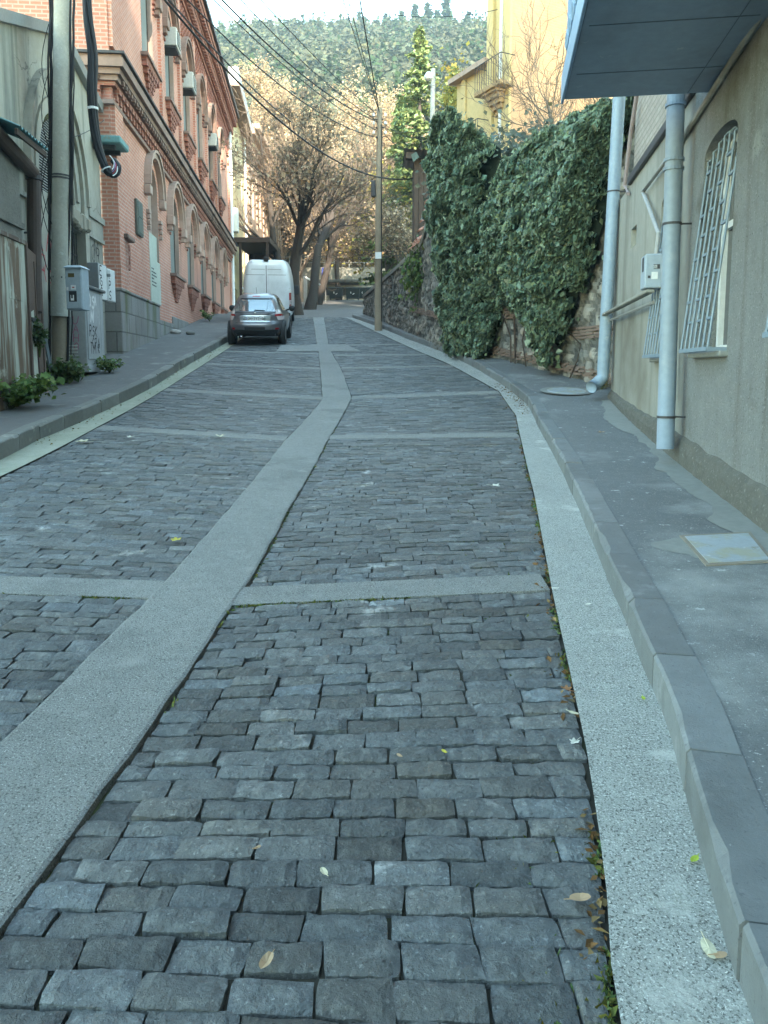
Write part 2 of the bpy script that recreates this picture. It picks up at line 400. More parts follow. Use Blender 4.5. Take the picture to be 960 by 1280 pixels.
def sett(x, x2, y0f, y1f, ym, ea, eb, xl, xr):
    g = rc.uniform(.0015, .0045)
    lod = (7, 5) if ym < 5 and ym > .9 else ((4, 3) if ym < 10 and ym > -1 else (2, 2))
    nx, ny = lod
    # cut the ends along the slanted edges
    def cx(x_, y_):
        if x_ - xl < .02: return max(x_, float(ev(ea, y_)) + .006)
        if xr - x_ < .02: return min(x_, float(ev(eb, y_)) - .006)
        return x_
    dz = rc.normal(0, .003); tx, ty = rc.normal(0, .012), rc.normal(0, .02)
    ox, oy = rc.uniform(0, 100, 2)
    near = ym < 10
    jit = rc.normal(0, .004, (4, 2)) if near else np.zeros((4, 2))
    zc = zrs(ym); sl = (zrs(ym + .3) - zrs(ym - .3)) / .6
    A = np.array([(cx(x, y0f(x) + g), y0f(x) + g), (cx(x2, y0f(x2) + g), y0f(x2) + g), (cx(x2, y1f(x2) - g), y1f(x2) - g), (cx(x, y1f(x) - g), y1f(x) - g)]) + jit
    if A[1, 0] - A[0, 0] < .03 or A[2, 0] - A[3, 0] < .03: return
    vs = []
    for j in range(ny):
        b = j / (ny - 1)
        for i in range(nx):
            a = i / (nx - 1)
            p = (A[0] * (1 - a) + A[1] * a) * (1 - b) + (A[3] * (1 - a) + A[2] * a) * b
            ed = max(abs(a - .5), abs(b - .5)) * 2
            z = dz + tx * (a - .5) * .2 + ty * (b - .5) * .1
            if nx > 2:
                q = Vector((p[0] * 16 + ox, p[1] * 16 + oy, 0))
                z += .0075 * mnoise.noise(q) + (.003 * mnoise.noise(q * 2.7) if nx > 4 else 0)
                z -= .005 * max(0, ed - .6) ** 2 * 6
                if (a in (0, 1)) or (b in (0, 1)):
                    z -= rc.uniform(0, .005)
                    if nx > 4:
                        cn = (a in (0, 1)) and (b in (0, 1))
                        k = .03 if cn else .007
                        p = p + (A.mean(0) - p) * rc.uniform(0, k * 2)
            vs.append((p[0], p[1], zrs(p[1]) + z if near else zc + sl * (p[1] - ym) + z))
    fs = [(j * nx + i, j * nx + i + 1, (j + 1) * nx + i + 1, (j + 1) * nx + i) for j in range(ny - 1) for i in range(nx - 1)]
    rim = [i for i in range(nx)] + [(j + 1) * nx - 1 for j in range(1, ny)] + [(ny - 1) * nx + i for i in range(nx - 2, -1, -1)] + [j * nx for j in range(ny - 2, 0, -1)]
    b0 = len(vs)
    for r in rim: vs.append((vs[r][0], vs[r][1], vs[r][2] - .05))
    k = len(rim)
    for i in range(k): fs.append((rim[i], b0 + i, b0 + (i + 1) % k, rim[(i + 1) % k]))
    t = float(np.clip(rc.normal(1, .20), .55, 1.6)); wv = rc.normal(0, .03)
    cob.add(vs, fs, 0, (t * (1 + wv), t, t * (1 - wv)))
bay(E_SR, E_GR, BR, None)
bay(E_GL, E_SL, BL, None)
tag(cob.build('cobbled_road', m_cob), kind='structure')
# soil below the setts, gutters
def ribbon(mb, ea, eb, ys, dz=0., n=2, m=0, dza=None, nz=0.):
    vs = []
    for y in ys:
        l, r = float(ev(ea, y)) if not callable(ea) else ea(y), float(ev(eb, y)) if not callable(eb) else eb(y)
        for i in range(n):
            a = i / (n - 1); z = zrs(y) + (dz if dza is None else dz * a + dza * (1 - a))
            if nz: z += nz * mnoise.noise(Vector((l + (r - l) * a, y, 3.)) * 1.3)
            vs.append((l + (r - l) * a, y, z))
    mb.add(vs, [(j * n + i, j * n + i + 1, (j + 1) * n + i + 1, (j + 1) * n + i) for j in range(len(ys) - 1) for i in range(n - 1)], m)
bed = MB(); ribbon(bed, E_KL, E_KR, YS, -.026, 30, nz=.012); tag(bed.build('road_bed', m_bed), kind='structure')
gr = MB(); ribbon(gr, E_GR, lambda y: float(ev(E_KR, y)) + .02, YS, .004, 4, dza=.012, nz=.006); tag(gr.build('gutter_path', m_gut), kind='structure')
gl = MB(); ribbon(gl, lambda y: float(ev(E_KL, y)) - .02, E_GL, YS, .01, 4, dza=.004, nz=.006); tag(gl.build('mossy_gutter_path', m_gutl), kind='structure')
# kerbs -------------------------------------------------------------
def kerb(name, e, y0, y1, side, h, w, mat):
    ys = np.arange(y0, y1, .05); xs = ev(e, ys)
    k = np.ones(9) / 9; xp = np.pad(xs, 4, mode='edge'); xs = np.convolve(xp, k, 'valid')
    pts = np.stack([xs, ys], 1); d = np.hypot(*np.diff(pts, axis=0).T); s = np.concatenate([[0], np.cumsum(d)])
    mb = MB(); L = .78; inner = []
    rk = np.random.default_rng(8)
    prof = [(0, -.06), (.0, h - .014), (.012, h), (w, h - .002), (w, -.06)]
    cur = 0.
    while cur < s[-1] - .1:
        nx_ = min(cur + L * rk.uniform(.92, 1.08), s[-1]); m_ = 7 if nx_ < 14 else 2
        jx, jz, t = rk.normal(0, .003), rk.normal(0, .003), rk.uniform(.82, 1.15)
        rings = []
        for q in np.linspace(cur + .005, nx_ - .004, m_):
            x, y = np.interp(q, s, xs), np.interp(q, s, ys)
            x2, y2 = np.interp(q + .15, s, xs), np.interp(q + .15, s, ys); x1, y1_ = np.interp(q - .15, s, xs), np.interp(q - .15, s, ys)
            tx, ty = x2 - x1, y2 - y1_; l = math.hypot(tx, ty) + 1e-9; nx2, ny2 = ty / l * side, -tx / l * side
            pf = [list(c_) for c_ in prof]
            if rk.random() < .4: e_ = rk.uniform(.008, .03); pf[1][1] -= e_; pf[2][0] += e_ * .9; pf[2][1] -= .002
            rings.append([(x + nx2 * (a + jx), y + ny2 * (a + jx), zrs(y) + b + (jz if b > 0 else 0)) for a, b in pf])
            inner.append((y + ny2 * (w - .004), x + nx2 * (w - .004)))
        vs = [p for r in rings for p in r]; fs = []
        for i in range(m_ - 1):
            for j in range(4): fs.append((i * 5 + j, i * 5 + j + 1, i * 5 + j + 6, i * 5 + j + 5))
        fs += [(0, 1, 2, 3, 4), tuple((m_ - 1) * 5 + j for j in range(5))]
        mb.add(vs, fs, 0, (t, t, t)); cur = nx_
    tag(mb.build(name, mat), kind='structure')
    inner.sort(); return np.array([a for a, b in inner]), np.array([b for a, b in inner])
E_IR = kerb('kerb', E_KR, -2.9, 40, 1, .165, .175, m_kerb)
E_IL = kerb('old_kerb', E_KL, -2.9, 41, -1, .21, .17, m_kerbl)
# walls' ground lines
KL, kL = 4.84, .095           # left street front: x = -(KL) - kL*y
KR, kR = 1.915, .15           # right building front: x = KR + kR*y
SW = [(4.50, 13.4), (4.02, 15.), (2.65, 19.6), (1.62, 22.8), (.85, 28), (-1.0, 40)]   # stone wall line, checked against the photo
E_SW = (np.array([p[1] for p in SW]), np.array([p[0] for p in SW]))
def rightline(y): return KR + kR * y if y < 13.45 else float(ev(E_SW, y)) + .1
YR = np.concatenate([np.arange(-3, 16, .3), np.arange(16, 40, .5)])
pv = MB(); ribbon(pv, E_IR, rightline, YR, .19, 9, dza=.160, nz=.003); tag(pv.build('pavement', m_asph), kind='structure')
ap = MB()
def apr(y): return rightline(y) - .27 - .22 * mnoise.noise(Vector((y * .5, 4, 0))) - .10 * mnoise.noise(Vector((y * 1.9, 9, 0))) - .05 * mnoise.noise(Vector((y * 6, 1, 0)))
ribbon(ap, apr, lambda y: rightline(y) + .02, np.arange(4.6, 13, .07), .197, 3, dza=.188, nz=.004); tag(ap.build('pavement_apron', m_apron), kind='structure')
pl = MB(); ribbon(pl, lambda y: -KL - kL * y - 1.2, E_IL, YR, .205, 9, dza=.24, nz=.02); tag(pl.build('old_pavement', m_asphl), kind='structure')
# far end of the street
fr_ = MB(); ribbon(fr_, lambda y: -11.5, lambda y: 12., np.arange(39.6, 80, .8), -.012, 3); tag(fr_.build('far_road', m_asphl), kind='structure')
def hill_z(x, y):
    if y < 80: return zrs(y) - .14
    b = 11.0 + (min(y, 352) - 80) * .495
    b += 5 * mnoise.noise(Vector((x * .012, y * .012, 0))) * min(1, (y - 80) / 60) + 1.5 * mnoise.noise(Vector((x * .05, y * .05, 5)))
    b += .02 * x * (y - 80) / 270
    if y > 352: b -= (y - 352) * .5
    return b
hl = MB()
hx = list(np.arange(-190, 191, 10.)); hy = list(np.arange(-60, 80, 4.)) + [79.9] + list(np.arange(80.05, 90, 3)) + list(np.arange(92, 430, 8.))
hl.grid(lambda x, y: (x, y, hill_z(x, y)), hx, hy)
tag(hl.build('hill_ground', m_earth, smooth=True), kind='structure')
# raised ground behind the stone wall
te = MB()
tys = np.arange(13.6, 62, 1.2)
tev = []
for y in tys:
    x0 = (float(ev(E_SW, y)) if y < 40 else -1.0 + (y - 40) * .25) + .3
    for i in range(9):
        x = x0 + i ** 1.5 * .9
        z = 5.3 + .012 * i * (y - 10) + .12 * mnoise.noise(Vector((x, y, 0)))
        tev.append((x, y, max(z, zrs(y) + .4)))
te.add(tev, [(j * 9 + i, j * 9 + i + 1, (j + 1) * 9 + i + 1, (j + 1) * 9 + i) for j in range(len(tys) - 1) for i in range(8)])
tag(te.build('terrace_ground', m_earth, smooth=True), kind='structure')
# ================================================================== LEFT SIDE OF THE STREET
LQ = math.hypot(1, kL)
LF = Fr(-KL, 0, -kL, 1, 1, kL)
def S(y): return y * LQ
def W(u, v, fr, o=0.):
    """photo pixel -> (s, h) on the wall plane fr at offset o"""
    d = ray(u, v); O = fr.O + fr.n * o; E = np.array((0, 0, EYE))
    tt = np.dot(O - E, fr.n) / np.dot(d, fr.n); p = E + d * tt
    return float(np.dot(p - fr.O, fr.t)), float(p[2])
def top_of(op, s):
    a = (s - .5 * (op['s0'] + op['s1'])) / (.5 * (op['s1'] - op['s0']))
    return op['ht'] + op.get('rise', 0) * math.sqrt(max(0, 1 - a * a))
def facade(mb, s0, s1, h0, h1, ops, depth, m=0, mr=0, o=0., NA=10, topfn=None):
    """front face with openings cut out, and their reveals"""
    br = {s0, s1}
    for q in ops:
        k = NA if q.get('rise') else 1
        for i in range(k + 1): br.add(q['s0'] + (q['s1'] - q['s0']) * (.5 - .5 * math.cos(math.pi * i / k)) if k > 1 else q['s0'] + (q['s1'] - q['s0']) * i)
    if topfn: br |= set(np.linspace(s0, s1, 25).tolist())
    br = sorted(b for b in br if s0 - 1e-6 <= b <= s1 + 1e-6)
    for a, b in zip(br[:-1], br[1:]):
        if b - a < 1e-5: continue
        mid = .5 * (a + b)
        cov = sorted([q for q in ops if q['s0'] < mid < q['s1']], key=lambda q: q['hb'])
        lo = (h0, h0)
        for q in cov + [None]:
            hi = (q['hb'], q['hb']) if q else ((topfn(a), topfn(b)) if topfn else (h1, h1))
            mb.add([(a, o, lo[0]), (b, o, lo[1]), (b, o, hi[1]), (a, o, hi[0])], [(0, 1, 2, 3)], m)
            if q:
                lo = (top_of(q, a), top_of(q, b)); d = q.get('d', depth)
                mb.add([(a, o, lo[0]), (b, o, lo[1]), (b, o - d, lo[1]), (a, o - d, lo[0])], [(0, 1, 2, 3)], mr)
                mb.add([(a, o, q['hb']), (b, o, q['hb']), (b, o - d, q['hb']), (a, o - d, q['hb'])], [(0, 1, 2, 3)], mr)
    for q in ops:
        d = q.get('d', depth)
        for s in (q['s0'], q['s1']):
            mb.add([(s, o, q['hb']), (s, o - d, q['hb']), (s, o - d, q['ht']), (s, o, q['ht'])], [(0, 1, 2, 3)], mr)
def arch_outline(q, hb=None, inset=0., n=12):
    s0, s1 = q['s0'] + inset, q['s1'] - inset; hb = q['hb'] + inset if hb is None else hb
    pts = [(s0, hb), (s1, hb)]
    sc, hw = .5 * (s0 + s1), .5 * (s1 - s0)
    if q.get('rise'):
        for i in range(n + 1):
            a = math.pi * i / n; pts.append((sc + hw * math.cos(a), q['ht'] + (q['rise'] - inset) * math.sin(a)))
    else: pts += [(s1, q['ht'] - inset), (s0, q['ht'] - inset)]
    return pts
def archband(mb, sc, ht, r0, r1, o0, o1, m=0, n=14, a0=0., a1=math.pi, flat=1.):
    """projecting arched hood"""
    vs = []
    for i in range(n + 1):
        a = a0 + (a1 - a0) * i / n
        for r, o in ((r0, o0), (r0, o1), (r1, o1), (r1, o0)):
            vs.append((sc + r * math.cos(a), o, ht + r * math.sin(a) * flat))
    fs = [(i * 4 + j, i * 4 + (j + 1) % 4, i * 4 + 4 + (j + 1) % 4, i * 4 + 4 + j) for i in range(n) for j in range(4)]
    fs += [(0, 1, 2, 3), (n * 4, n * 4 + 1, n * 4 + 2, n * 4 + 3)]
    mb.add(vs, fs, m)
def flatpoly(mb, pts, o, th, m=0):
    """vertical polygon in the wall plane, thickened outwards"""
    n = len(pts); vs = [(s, o, h) for s, h in pts] + [(s, o + th, h) for s, h in pts]
    mb.add(vs, [tuple(range(n)), tuple(range(2 * n - 1, n - 1, -1))] + [(i, (i + 1) % n, n + (i + 1) % n, n + i) for i in range(n)], m)
def stroke(mb, pts, o, wd, m=0):
    """a painted line on a wall: pts (s,h)"""
    p = np.array(pts, float); d = np.gradient(p, axis=0); l = np.hypot(d[:, 0], d[:, 1]) + 1e-9
    nn = np.stack([-d[:, 1] / l, d[:, 0] / l], 1) * wd / 2
    vs = []
    for a, b in zip(p, nn): vs += [(a[0] - b[0], o, a[1] - b[1]), (a[0] + b[0], o, a[1] + b[1])]
    mb.add(vs, [(2 * i, 2 * i + 1, 2 * i + 3, 2 * i + 2) for i in range(len(p) - 1)], m)
GLY = {'A': [[(0, 0), (.45, 1), (.9, 0)], [(.2, .38), (.7, .38)]], 'U': [[(0, 1), (0, .25), (.25, 0), (.55, 0), (.8, .25), (.8, 1)]], 'H': [[(0, 0), (0, 1)], [(.8, 0), (.8, 1)], [(0, .5), (.8, .5)]],
       'D': [[(0, 0), (0, 1), (.5, 1), (.8, .7), (.8, .3), (.5, 0), (0, 0)]], 'O': [[(.4, 0), (.05, .25), (.05, .75), (.4, 1), (.75, .75), (.75, .25), (.4, 0)]], 'S': [[(.8, .85), (.5, 1), (.1, .8), (.2, .55), (.7, .45), (.75, .15), (.4, 0), (0, .15)]],
       'R': [[(0, 0), (0, 1), (.6, 1), (.75, .75), (.6, .5), (0, .5)], [(.35, .5), (.8, 0)]], 'K': [[(0, 0), (0, 1)], [(.75, 1), (0, .45), (.8, 0)]], 'E': [[(.75, 1), (0, 1), (0, 0), (.75, 0)], [(0, .5), (.6, .5)]], 'N': [[(0, 0), (0, 1), (.8, 0), (.8, 1)]],
       'T': [[(0, 1), (.9, 1)], [(.45, 1), (.45, 0)]], 'M': [[(0, 0), (.1, 1), (.5, .3), (.9, 1), (1, 0)]], 'P': [[(0, 0), (0, 1), (.6, 1), (.75, .75), (.6, .5), (0, .5)]], 'C': [[(.8, .85), (.45, 1), (.05, .7), (.05, .3), (.45, 0), (.8, .15)]], 'I': [[(.2, 0), (.2, 1)]],
       'W': [[(0, 1), (.2, 0), (.5, .7), (.8, 0), (1, 1)]], 'Q': [[(.4, 0), (.05, .25), (.05, .75), (.4, 1), (.75, .75), (.75, .25), (.4, 0)], [(.5, .3), (.9, -.1)]], 'G': [[(.8, .85), (.45, 1), (.05, .7), (.05, .3), (.45, 0), (.8, .15), (.8, .5), (.5, .5)]], '7': [[(0, 1), (.8, 1), (.3, 0)]], '1': [[(.1, .8), (.4, 1), (.4, 0)]], '5': [[(.75, 1), (.1, 1), (.1, .55), (.6, .6), (.75, .3), (.5, 0), (.05, .1)]], '-': [[(.1, .5), (.6, .5)]]}
def scrawl(mb, txt, s, h, size, o, wd, m=0, slant=0., rng=None, vert=False, mir=1):
    for ch in txt:
        for st in GLY.get(ch, []):
            q = []
            for a, b in st:
                j = rng.normal(0, .035, 2) if rng is not None else (0, 0)
                q.append((s + mir * (a + j[0] + slant * b) * size * .8, h + (b + j[1]) * size))
            q = np.array(q); k = len(q); tt = np.linspace(0, k - 1, k * 3 - 2)
            stroke(mb, np.stack([np.interp(tt, range(k), q[:, 0]), np.interp(tt, range(k), q[:, 1])], 1), o, wd, m)
        if vert: h -= size * 1.15
        else: s += mir * size * .95
m_ink = M('black_paint', (.03, .03, .035), cheap=True, rough=.7)
m_pink = M('pink_spray', (.45, .17, .27), cheap=True, rough=.8)
m_redp = M('red_spray', (.40, .07, .08), cheap=True, rough=.8)
m_wspr = M('white_spray', (.75, .76, .76), cheap=True, rough=.8)

# ---------------------------------------------------------------- red brick house
RS0, RS1 = S(19.75), S(48.4)
rb = thing('brick_house', LF(RS0, 0, 1.8), 'tall red brick house with arched windows, stone cornices and grey stone base', 'house')
bays = [S(24.6 + 3.75 * i) for i in range(6)]
ops_lo = []; ops_up = []
for i, b in enumerate(bays):
    if i == 0: ops_lo.append(dict(s0=b - .75, s1=b + .75, hb=3.62, ht=7.0, rise=.75, d=.2))
    else: ops_lo.append(dict(s0=b - .9, s1=b + .9, hb=4.9, ht=6.8, rise=.9, d=.19))
    ops_up.append(dict(s0=b - .85, s1=b + .85, hb=10.75, ht=13.2, rise=.85, d=.19))
wl = MB(LF)
facade(wl, RS0, RS1, 1.0, 17.1, ops_lo + ops_up, .42, 0, 1)
wl.add([(RS0, 0, 1), (RS0, -12, 1), (RS0, -12, 17.1), (RS0, 0, 17.1)], [(0, 1, 2, 3)], 0)
wl.add([(RS1, 0, 1), (RS1, -12, 1), (RS1, -12, 17.1), (RS1, 0, 17.1)], [(0, 1, 2, 3)], 0)
wl.add([(RS0, -12, 1), (RS1, -12, 1), (RS1, -12, 17.1), (RS0, -12, 17.1)], [(0, 1, 2, 3)], 0)
# flat brick piers between the bays, corner piers
for k, b in enumerate([RS0 + .45] + [.5 * (a + c) for a, c in zip(bays[:-1], bays[1:])] + [RS1 - .4]):
    wd = .42 if k in (0, 6) else .2
    wl.box(b - wd, b + wd, 0, .10, 9.4, 15.2, 0)
    if k in (0, 6): wl.box(b - wd, b + wd, 0, .09, 3.6, 8.2, 0)
wl.build('wall', [m_brick, m_plasred], rb)
# stone base
sb = MB(LF)
sb.bbox(RS0 - .06, RS0 + 5.0, -.4, .09, .8, 3.52, .02); sb.bbox(RS0 + 5.0, RS0 + 7.6, -.3, .05, 1.2, 3.15, .02); sb.bbox(RS0 + 7.6, RS0 + 11, -.3, .07, 1.6, 3.4, .03)
sb.bbox(RS0 - .05, RS0 + 4.95, -.4, .12, 3.52, 3.60, .02)
sb.build('stone_base', m_bstone, rb)
# mid cornice
def cornice(name, rows, s0, s1, dent=None, mat=m_cornice, back=-6):
    mb = MB(LF)
    for h0, h1, o, m in rows: mb.box(s0 - o, s1, back, o, h0, h1, m)
    if dent:
        for (h0, h1, o0, o1, step, wd, m) in dent:
            q = s0 + .1
            while q < s1 - .1:
                mb.box(q, q + wd, o0 - .02, o1, h0, h1, m); q += step
            y = -.2
            while y > -3:
                mb.box(s0 - o1, s0 - o0 + .02, y - wd, y, h0, h1, m); y -= step
    return mb.build(name, mat, rb)
cornice('cornice', [(8.02, 8.12, .10, 0), (8.12, 8.42, .05, 1), (8.42, 8.52, .16, 1), (8.52, 8.64, .24, 0), (8.64, 8.78, .32, 0), (8.78, 8.98, .42, 0), (8.98, 9.06, .38, 0), (9.06, 9.12, .46, 2)], RS0, RS1,
        [(8.14, 8.30, .05, .14, .36, .17, 1), (8.30, 8.42, .05, .20, .36, .24, 1), (8.52, 8.62, .24, .31, .30, .14, 0)], [m_cornice, m_brick2, m_flash])
cornice('roof_cornice', [(15.5, 15.65, .12, 0), (15.65, 15.95, .2, 0), (15.95, 16.1, .34, 0), (16.1, 16.35, .44, 0), (16.35, 16.6, .58, 0), (16.6, 16.78, .70, 1), (16.78, 16.95, .66, 1)], RS0, RS1,
        [(15.66, 15.93, .2, .32, .34, .18, 0), (16.12, 16.33, .44, .54, .34, .2, 0)], [m_brick2, m_flash], -12.3)
# raised brick frieze: staggered header bricks
fz = MB(LF)
for r_ in range(9):
    q = RS0 + 1 + (r_ % 2) * .19
    while q < RS1 - 1:
        fz.box(q, q + .2, 0, .075, 14.28 + r_ * .132, 14.28 + r_ * .132 + .075, 0); q += .38
fz.build('brick_frieze', m_brick2, rb)
rbr = np.random.default_rng(21)
def window(q, parent, i, up):
    b = .5 * (q['s0'] + q['s1']); d = q['d']
    win = MB(LF)
    fo = arch_outline(q, inset=.002); fi = arch_outline(q, inset=.075)
    n = len(fo); vs = [(s, -d + .05, h) for s, h in fo] + [(s, -d + .05, h) for s, h in fi] + [(s, -d - .03, h) for s, h in fi]
    win.add(vs, [(k, (k + 1) % n, n + (k + 1) % n, n + k) for k in range(n)] + [(n + k, n + (k + 1) % n, 2 * n + (k + 1) % n, 2 * n + k) for k in range(n)])
    win.box(q['s0'] + .07, q['s1'] - .07, -d, -d + .05, q['ht'] - .1, q['ht'])
    w_ = win.build('window', m_wood_d, parent)
    pa = MB(LF); flatpoly(pa, [(s, h) for s, h in arch_outline(q, inset=.05)], -d - .02, .015); pa.build('pane', m_glass, w_)
    sh = MB(LF); sh.box(q['s0'] + .08, b - .01, -d - .003, -d + .03, q['hb'] + .08, q['ht'] - .12); sh.box(b + .01, q['s1'] - .08, -d - .003, -d + .03, q['hb'] + .08, q['ht'] - .12)
    sh.build('shutter', m_board, w_)
    hd = MB(LF)
    r0 = q['rise'] + .28
    archband(hd, b, q['ht'], r0, r0 + .13, 0, .16, 0); archband(hd, b, q['ht'], r0 + .13, r0 + .22, 0, .22, 0)
    for s_ in (-1, 1):
        x = b + s_ * (r0 + .11)
        hd.bbox(x - .19, x + .19, 0, .24, q['ht'] - .34, q['ht'] - .02, .02)
        hd.box(x - .13, x + .13, 0, .17, q['ht'] - .5, q['ht'] - .34)
    hd.build('hood_moulding', m_plasred if not up else m_cornice, parent)
    for s_ in (-1, 1):          # stepped bricks by the springing
        br = MB(LF)
        for k in range(4):
            x = b + s_ * (q['rise'] + .02); e = .26 - .05 * k
            br.box(min(x, x + s_ * e), max(x, x + s_ * e), 0, .10 - .015 * k, q['ht'] - .12 - k * .16, q['ht'] - .03 - k * .16)
        br.build('brick_corbel', m_brick2, parent)
    if i or up:
        br = MB(LF)
        br.box(b - 1.1, b + 1.1, -.05, .22, q['hb'] - .10, q['hb'] - .005, 1)
        br.box(b - 1.0, b + 1.0, 0, .16, q['hb'] - .2, q['hb'] - .1, 0)
        for k in range(5):
            e = .88 - k * .16
            for x in np.arange(-e, e + .01, .29): br.box(b + x - .09, b + x + .09, 0, .16 - .022 * k, q['hb'] - .34 - k * .15, q['hb'] - .2 - k * .15, 0)
        br.build('brick_sill', [m_brick2, m_cornice], parent)
for i, q in enumerate(ops_lo[1:]): window(q, rb, i + 1, False)
for i, q in enumerate(ops_up): window(q, rb, i, True)
# blocked doorway of the first bay
q = ops_lo[0]; b = .5 * (q['s0'] + q['s1'])
nb = MB(LF); flatpoly(nb, arch_outline(q, inset=.003), -.21, .01, 0); nb.box(q['s0'] + .01, q['s1'] - .01, -.2, -.06, 3.63, 5.75, 1); nb.bbox(q['s0'] - .02, q['s1'] + .04, -.2, .02, 3.61, 4.95, .02, 1)
nb.build('blocked_door', [m_plasred, m_palep], rb)
hd = MB(LF); archband(hd, b, 7.0, 1.0, 1.15, 0, .16); archband(hd, b, 7.0, 1.15, 1.23, 0, .22)
for s_ in (-1, 1):
    hd.bbox(b + s_ * 1.12 - .17, b + s_ * 1.12 + .17, 0, .2, 6.7, 6.97, .02)
    for k in range(4): hd.box(b + s_ * .92 - .14 + .02 * k, b + s_ * .92 + .14 - .02 * k, 0, .1, 6.2 - k * .16, 6.3 - k * .16)
hd.build('hood_moulding', m_plasred, rb)
nt_ = MB(LF)
for r_ in range(6):
    s_ = q['s0'] + .12
    for k in range(rbr.integers(2, 5)):
        l = rbr.uniform(.06, .2); nt_.box(s_, s_ + l, .021, .024, 4.62 - r_ * .1, 4.66 - r_ * .1); s_ += l + .05
        if s_ > q['s1'] - .3: break
nt_.build('painted_notice', m_ink, rb)
# little recessed cross ornament and a sheet metal hatch between it and the doorway
s1_, h1_ = W(153, 308, LF); orn = MB(LF)
orn.bbox(s1_ - .2, s1_ + .62, 0, .2, h1_ + .18, h1_ + .30, .02, 1)
for a, b_, c, d_ in ((-.1, .52, -.55, -.42), (.0, .42, -.2, -.08), (.12, .3, -.55, .18), (-.1, .03, -.45, .1), (.39, .52, -.45, .1)): orn.box(s1_ + a, s1_ + b_, 0, .09, h1_ + c, h1_ + d_, 0)
orn.build('brick_ornament', [m_brick2, m_cornice], rb)
s1_, h1_ = W(172, 273, LF); hp = MB(LF); hp.bbox(s1_ - .36, s1_ + .36, 0, .08, h1_ - .48, h1_ + .48, .015); hp.box(s1_ - .3, s1_ + .3, .08, .095, h1_ - .42, h1_ - .02); hp.box(s1_ - .3, s1_ + .3, .08, .095, h1_ + .02, h1_ + .42)
hp.build('wall_hatch', M('hatch_green', (.13, .15, .13), (.09, .1, .09), 3, .6), rb)
# air conditioners in the windows
m_ac = M('ac_case', (.55, .55, .52), (.42, .42, .4), 2, .5)
for (u, v, lab) in ((209, 40, 'white air conditioner in the upper window nearest the grey stucco building'), (232, 97, 'white air conditioner in a middle upper window of the brick house'), (263, 172, 'white air conditioner in an upper window next to the cream house')):
    s_, h_ = W(u, v, LF, .1)
    k = int(np.argmin([abs(b_ - s_) for b_ in bays])); s_ = bays[k] - .1
    a = thing('air_conditioner', LF(s_, .1, h_ - .3), lab, 'air conditioner', 'air conditioners in the brick house windows')
    mb = MB(LF); mb.bbox(s_ - .42, s_ + .42, -.36, .36, h_ - .3, h_ + .3, .02); mb.build('case', m_ac, a)
    mb = MB(LF); mb.box(s_ - .3, s_ + .3, .36, .375, h_ - .22, h_ + .22, 0)
    for j in range(7): mb.box(s_ - .3, s_ + .3, .375, .385, h_ - .2 + j * .06, h_ - .18 + j * .06, 1)
    mb.build('vent_grille', [m_flash, m_ac], a)
    mb = MB(LF); mb.box(s_ - .38, s_ + .38, -.4, .3, h_ - .36, h_ - .3); mb.build('bracket', m_flash, a)

# ---------------------------------------------------------------- grey stucco building with the arched louvre
GO = -.32
GF = Fr(*(LF.O + LF.n * GO)[:2], -kL, 1, 1, kL)
gb = thing('stucco_building', GF(S(15.5), 0, 1.2), 'grey stained stucco building with low gable, arched louvre window and graffiti', 'building')
gpk = [W(0, 20, GF), W(72, 39, GF), W(112, 117, GF), W(130, 152, GF)]
g0 = gpk[0]; sl0 = (gpk[1][1] - g0[1]) / (gpk[1][0] - g0[0])
def gtop(s): return float(np.interp(s, [g0[0] - 7] + [p[0] for p in gpk] + [RS0 + .2], [g0[1] - 7 * sl0] + [p[1] for p in gpk] + [gpk[-1][1] - .05]))
ac_ = 16.45; ah = 5.25
arch = dict(s0=ac_ - 1.15, s1=ac_ + 1.15, hb=5.02, ht=ah, rise=1.45, d=.28)
lowin = dict(s0=15.9, s1=18.05, hb=3.0, ht=4.62, d=.4)
wl = MB(GF); facade(wl, S(8.5), RS0 - .02, -.5, 0, [arch, lowin], .3, 0, 0, topfn=gtop)
wl.add([(S(8.5), 0, -.5), (S(8.5), -8, -.5), (S(8.5), -8, gtop(S(8.5))), (S(8.5), 0, gtop(S(8.5)))], [(0, 1, 2, 3)])
archband(wl, ac_, ah, 1.22, 1.42, 0, .05, 0, 18, flat=1.24); archband(wl, ac_, ah, 1.62, 1.78, 0, .08, 0, 18, flat=1.18); archband(wl, ac_, ah, 1.78, 1.92, 0, .15, 0, 18, flat=1.18)
for s_ in (-1, 1): wl.box(ac_ + s_ * 1.76 - .16, ac_ + s_ * 1.76 + .16, 0, .08, 2.4, ah)
wl.box(ac_ + 1.94, RS0 - .06, 0, .09, 5.10, 5.25); wl.box(ac_ + 1.97, RS0 - .08, 0, .04, 4.72, 5.10); wl.box(ac_ + 1.94, RS0 - .06, 0, .07, 4.64, 4.72)
wl.box(S(8.6), ac_ - 1.94, 0, .09, 5.10, 5.25); wl.box(S(8.6), ac_ - 1.94, 0, .07, 4.64, 4.72)
wl.build('wall', m_plas, gb)
cp = MB(GF)
ss = np.unique(np.concatenate([np.linspace(S(8.5), RS0 - .02, 16), [p[0] for p in gpk]])); ss = ss[ss <= RS0 - .01]
for a, b in zip(ss[:-1], ss[1:]):
    vs = []
    for s_ in (a, b):
        h = gtop(s_)
        for o, dh in ((-.4, -.10), (.14, -.10), (.16, .10), (-.4, .14)): vs.append((s_, o, h + dh))
    cp.add(vs, [(j, (j + 1) % 4, 4 + (j + 1) % 4, 4 + j) for j in range(4)] + [(0, 1, 2, 3), (4, 5, 6, 7)])
